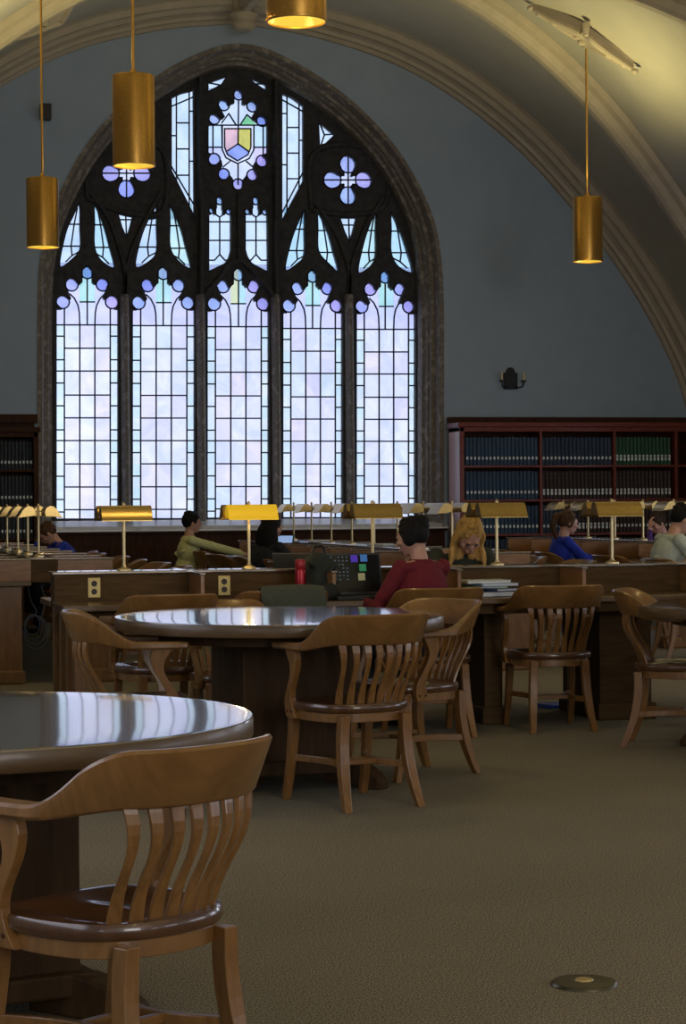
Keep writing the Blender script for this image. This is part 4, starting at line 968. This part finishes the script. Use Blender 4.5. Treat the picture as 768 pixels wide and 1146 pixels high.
# laptops
def laptop(x, y, rz, w, d, h, tilt, label, screen, z=TZ, icons=False):
    t = empty('laptop', (x, y, z), rz, label, 'laptop', 'laptops on the desks')
    b = MB(); b.box(-w/2, w/2, -d/2, d/2, .002, .022); b.build('base', M['plastic'], t, .004)
    b = MB(); 
    for r_ in range(5):
        for c2 in range(13): b.box(-w/2+.025+c2*(w-.05)/13, -w/2+.022+(c2+.85)*(w-.05)/13, d/2-.035-r_*.018-.014, d/2-.035-r_*.018, .0225, .0245)
    kb = b.build('keyboard', M['black'], t); kb['kind'] = 'stuff'
    mx = Matrix.Translation((0, d/2, .022)) @ Matrix.Rotation(-tilt, 4, 'X')
    b = MB(); b.box(-w/2, w/2, 0, .010, 0, h, mx=mx); b.build('lid', M['lidgrey'], t, .003)
    b = MB(); b.box(-w/2+.012, w/2-.012, -.002, .0, .016, h-.012, mx=mx); sc = b.build('screen', M[screen], t)
    if icons:
        for cx_, cz, c in ((.56,.86,(.10,.04,.62)),(.72,.87,(.06,.22,.62)),(.69,.64,(.04,.32,.14)),(.66,.42,(.42,.42,.22))):
            q = MB(); q.box(-w/2+cx_*w-.021, -w/2+cx_*w+.021, -.004, -.002, h*cz-.021, h*cz+.021, mx=mx); q.build('screen_tile', mat('screen_tile', c, .4, emis=c, estr=.16), sc)
        q = MB()
        for r_ in range(7):
            for c2 in range(5):
                if (r_*5+c2) % 7 != 3: q.box(-w/2+.06+c2*.024, -w/2+.068+c2*.024, -.004, -.002, h*.35+r_*.022, h*.35+r_*.022+.007, mx=mx)
        g_ = q.build('screen_icons', mat('screen_icon', (.1,.2,.3), .4, emis=(.16,.28,.42), estr=.12), sc); g_['kind'] = 'stuff'
    return t
M['lidgrey'] = mat('laptop_lid', (.045,.05,.055), .35, .3); M['scr_dark'] = mat('dark_screen', (.006,.008,.010), .2); M['scr_blue'] = mat('lit_screen', (.3,.4,.6), .3, emis=(.30,.45,.75), estr=.75)
p = at_y(404, 660, 12.15); laptop(p.x, 12.15, .10, .37, .26, .245, .22, 'open black laptop with coloured tiles on its dark screen, by the person in red', 'scr_dark', icons=True)
laptop(XB-.36, 21.75, -PI/2+.7, .33, .23, .22, .25, 'open laptop with pale blue screen near the person in yellow-green', 'scr_blue')
laptop(XB-.36, 16.9, -PI/2+.35, .34, .24, .24, .3, 'open grey laptop on the near end of the centre desk, behind red bottle', 'scr_dark')
p = at_y(352, 640, 13.0); laptop(p.x-.05, 12.92, PI-.5, .34, .24, .25, .35, 'laptop standing across the long desk ridge with its dark lid toward us', 'scr_dark')
# black backpack on the long desk
p = at_y(349, 660, 12.30); b = MB(); rg2 = random.Random(5)
b.ell((0,0,.14), (.115,.085,.14)); b.ell((.01,-.05,.10), (.09,.06,.09)); b.ell((-.06,0,.12), (.06,.07,.12))
for q in range(14): b.ell((rg2.uniform(-.10,.10), rg2.uniform(-.09,-.05), rg2.uniform(.03,.22)), (.03,.02,.012), Matrix.Rotation(rg2.uniform(-1,1), 3, 'Y'))
o = robj(b, 'backpack', noisy('black_canvas', (.010,.014,.012), (.022,.028,.024), nscale=30, rough=.8, bump=.4), None, .008, 2); o.location = (p.x+.045, 12.33, TZ-.012)
tag(o, 'crumpled black backpack slumped on the long desk right of the red bottle', 'bag')
b = MB(); b.tube(crv([(-.03,.0,.27),(-.02,.0,.31),(.03,.0,.31),(.04,.0,.27)], 5), .008, 8); b.build('carry_loop', M['black'], o)
p = at_y(368, 668, 12.12); b = MB(); b.ell((0,0,.045), (.12,.07,.05)); b.ell((.05,.01,.06), (.06,.06,.05)); b.ell((-.05,.01,.05), (.06,.06,.05)); o = robj(b, 'pouch', M['blk'], None, .008, 2); o.location = (p.x-.05, 12.10, TZ-.01)
tag(o, 'small soft black pouch on the long desk before the backpack', 'bag'); 
# piled papers and books at the right of the person in red
def thin_book(x, y, z, w, d, h, rz, colr, label, nm='book'):
    b = MB(); b.box(-w/2, w/2, -d/2, d/2, 0, .003); b.box(-w/2, w/2, -d/2, d/2, h-.003, h); b.box(-w/2, -w/2+.003, -d/2, d/2, 0, h)
    o = b.build(nm, colr, bevel=.001, seg=1, loc=(x, y, z)); o.rotation_euler = (0,0,rz); q = MB(); q.box(-w/2+.003, w/2-.004, -d/2+.003, d/2-.003, .0032, h-.0032); q.build('pages', M['white'], o)
    return tag(o, label, 'book', 'books and folders piled on the long desk')
p = at_y(541, 665, 12.28); z = TZ
for i, (w, d, h, dx, rz_, cc, lb) in enumerate(((.22,.27,.030,.015,.25,(.02,.02,.025),'thick black book at the bottom of the pile on the long desk'),(.19,.25,.016,.05,.55,(.05,.08,.20),'dark blue book second from the bottom of the desk pile'),(.25,.20,.012,-.005,-.05,(.20,.34,.18),'green-edged folder in the middle of the desk pile'),(.24,.21,.016,.05,.22,(.45,.55,.75),'pale blue book lying askew near the top of the desk pile'),(.27,.20,.018,0,.05,(.62,.66,.60),'white notebook on top of the pile on the long desk'))):
    thin_book(p.x+dx, 12.27, z, w, d, h, rz_, mat('cover', cc, .45), lb); z += h+.0008
b = MB(); b.box(-.022,.022,-.03,.03,0,.028); p = at_y(509, 665, 12.2); o = b.build('note_pad', M['white'], bevel=.002, loc=(p.x, 12.3, TZ)); tag(o, 'small white note block on the long desk by the red jumper sleeve', 'notepad')
b = MB(); b.box(-.035,.035,-.0,.006,-.02,.02); 
# orange slab painted as the lit divider top, and open papers near the laptop
p = at_y(367, 664, 12.5); thin_book(p.x, 12.60, .9225, .165, .11, .02, .05, mat('lit_divider_top', (.50,.20,.04), .4), 'orange slab painted as the lit top of a desk divider, behind the black backpack')
p = at_y(398, 668, 12.05); b = MB(); b.box(-.10,.10,-.05,.05,0,.004); o = b.build('paper_sheets', mat('yellow_paper', (.6,.5,.25), .6), loc=(p.x+.28, 12.05, TZ)); o.rotation_euler = (0,0,.2); tag(o, 'yellowish paper sheet under the hands of the person in red', 'paper')
# papers on the centre, right and left desks
def sheet(x, y, z, w, d, rz_, label, h=.012, m_='white', nm='papers'):
    b = MB(); b.box(-w/2, w/2, -d/2, d/2, 0, h); b.box(-w/2+.02, w/2+.015, -d/2+.01, d/2-.01, h, h+.006)
    o = b.build(nm, M[m_], bevel=.001, seg=1, loc=(x, y, z)); o.rotation_euler = (0,0,rz_); return tag(o, label, 'paper')
sheet(XB-.02, RB[2]+.42, .9225, .16, .5, .03, 'white slabs painted as window glare on the centre desk ridge behind the laptop with tiles')  # white slabs stand in for glare on the ridge top
sheet(XB-.05, RB[5]+.3, .9225, .18, .4, -.1, 'white papers on the centre desk ridge near the window')
sheet(XCd-.35, 18.7, TZ, .22, .30, .2, 'open white book on the right desk before the ponytailed person', .02)
sheet(XCd-.02, 18.95, .9225, .17, .34, .1, 'white papers leaning on the right desk ridge')
# tall paper cup and red-blue patterned bottle on right desk
p = at_x(674, 610, XCd-.25); b = MB(); b.lathe([(.001,0),(.035,0),(.038,.01),(.038,.16),(.030,.19),(.014,.205),(.014,.225),(.001,.226)], n=20); o = b.build('drink_bottle', noisy('red_blue_pattern', (.35,.03,.06), (.06,.08,.35), nscale=18, rough=.4), loc=(XCd-.02, 18.35, .9225)); tag(o, 'red and blue patterned bottle on the right desk before the front lamp pole', 'bottle')
b = MB(); b.lathe([(.014,.225),(.018,.226),(.018,.25),(.001,.252)], n=14); b.build('bottle_cap', M['white'], o)
# blue things on the floor under the desk
p = at_z(624, 791, 0); b = MB(); b.box(-.13,.13,-.10,.10,0,.02); b.box(-.13,-.11,-.10,.10,.02,.026); o = b.build('folder', mat('blue_folder', (.05,.16,.80), .3, coat=.5), loc=(p.x, p.y, .001), bevel=.002); o.rotation_euler = (0,0,.3); tag(o, 'shiny blue folder lying on the carpet under the lone armchair', 'folder')
# hanging cables at the left desk
t = MB(); q = at_y(37, 700, 16.25)
for k_ in range(4):
    r_ = .055+.012*k_; t.tube([(q.x+.01*k_+r_*1.0*math.cos(a), 16.3+.01*k_, .42-.02*k_+r_*1.35*math.sin(a)) for a in [2*PI*i/24 for i in range(25)]], .004, 6)
t.tube(crv([(q.x-.03,16.3,.70),(q.x-.01,16.3,.60),(q.x+.03,16.3,.52),(q.x,16.3,.47)], 6), .004, 6); t.tube(crv([(q.x+.07,16.3,.71),(q.x+.09,16.3,.58),(q.x+.06,16.3,.46)], 6), .004, 6)
o = t.build('coiled_cable', M['cable']); tag(o, 'grey cable coiled and hanging under the left desk end', 'cable')

# ------------------------------------------------------------------ light
w = bpy.data.worlds.new('sky'); SC.world = w; w.use_nodes = True; bg = w.node_tree.nodes['Background']; bg.inputs[0].default_value = (.78,.81,1.0,1); bg.inputs[1].default_value = 1.75
def area(name, loc, rot, sx, sy, e, col):
    l = bpy.data.lights.new(name, 'AREA'); l.shape = 'RECTANGLE'; l.size = sx; l.size_y = sy; l.energy = e; l.color = col
    o = bpy.data.objects.new(name, l); COL.objects.link(o); o.location = loc; o.rotation_euler = rot; return o
area('rear_fill_light', (4.75, YB-.5, 3.5), (-PI/2, 0, PI), 4.7, 4.8, 380, (.98,.93,.85))  # added fill light, unseen, outside the rear opening
for i, (a, c) in enumerate([(-6.5,-3.6),(-1.7,1.2),(3.1,6.0),(7.9,10.8),(12.7,15.6),(17.5,20.4)]):  # added fill lights outside the side-wall openings
    area('side_fill_light', (XR+.45, (a+c)/2, 1.62), (0, -PI/2-.0, 0), 1.4, 2.9, 20, (.9,.95,1.0)).rotation_euler = (0, PI/2, 0)
    if i < 4: area('side_fill_light', (XL-.45, (a+c)/2, 1.62), (0, -PI/2, 0), 1.4, 2.9, 8, (.9,.95,1.0))
vs_ = SC.view_settings; vs_.view_transform = 'Standard'; vs_.look = 'None'; vs_.gamma = 1; vs_.exposure = 0.0; vs_.use_curve_mapping = False
SC.cycles.max_bounces = 6; SC.cycles.diffuse_bounces = 3; SC.cycles.glossy_bounces = 4; SC.cycles.transparent_max_bounces = 12
SC.cycles.use_denoising = True; SC.cycles.sample_clamp_indirect = 6; SC.cycles.caustics_reflective = False; SC.cycles.caustics_refractive = False

M['table'].node_tree.nodes['Principled BSDF'].inputs['Coat IOR'].default_value = 2.6
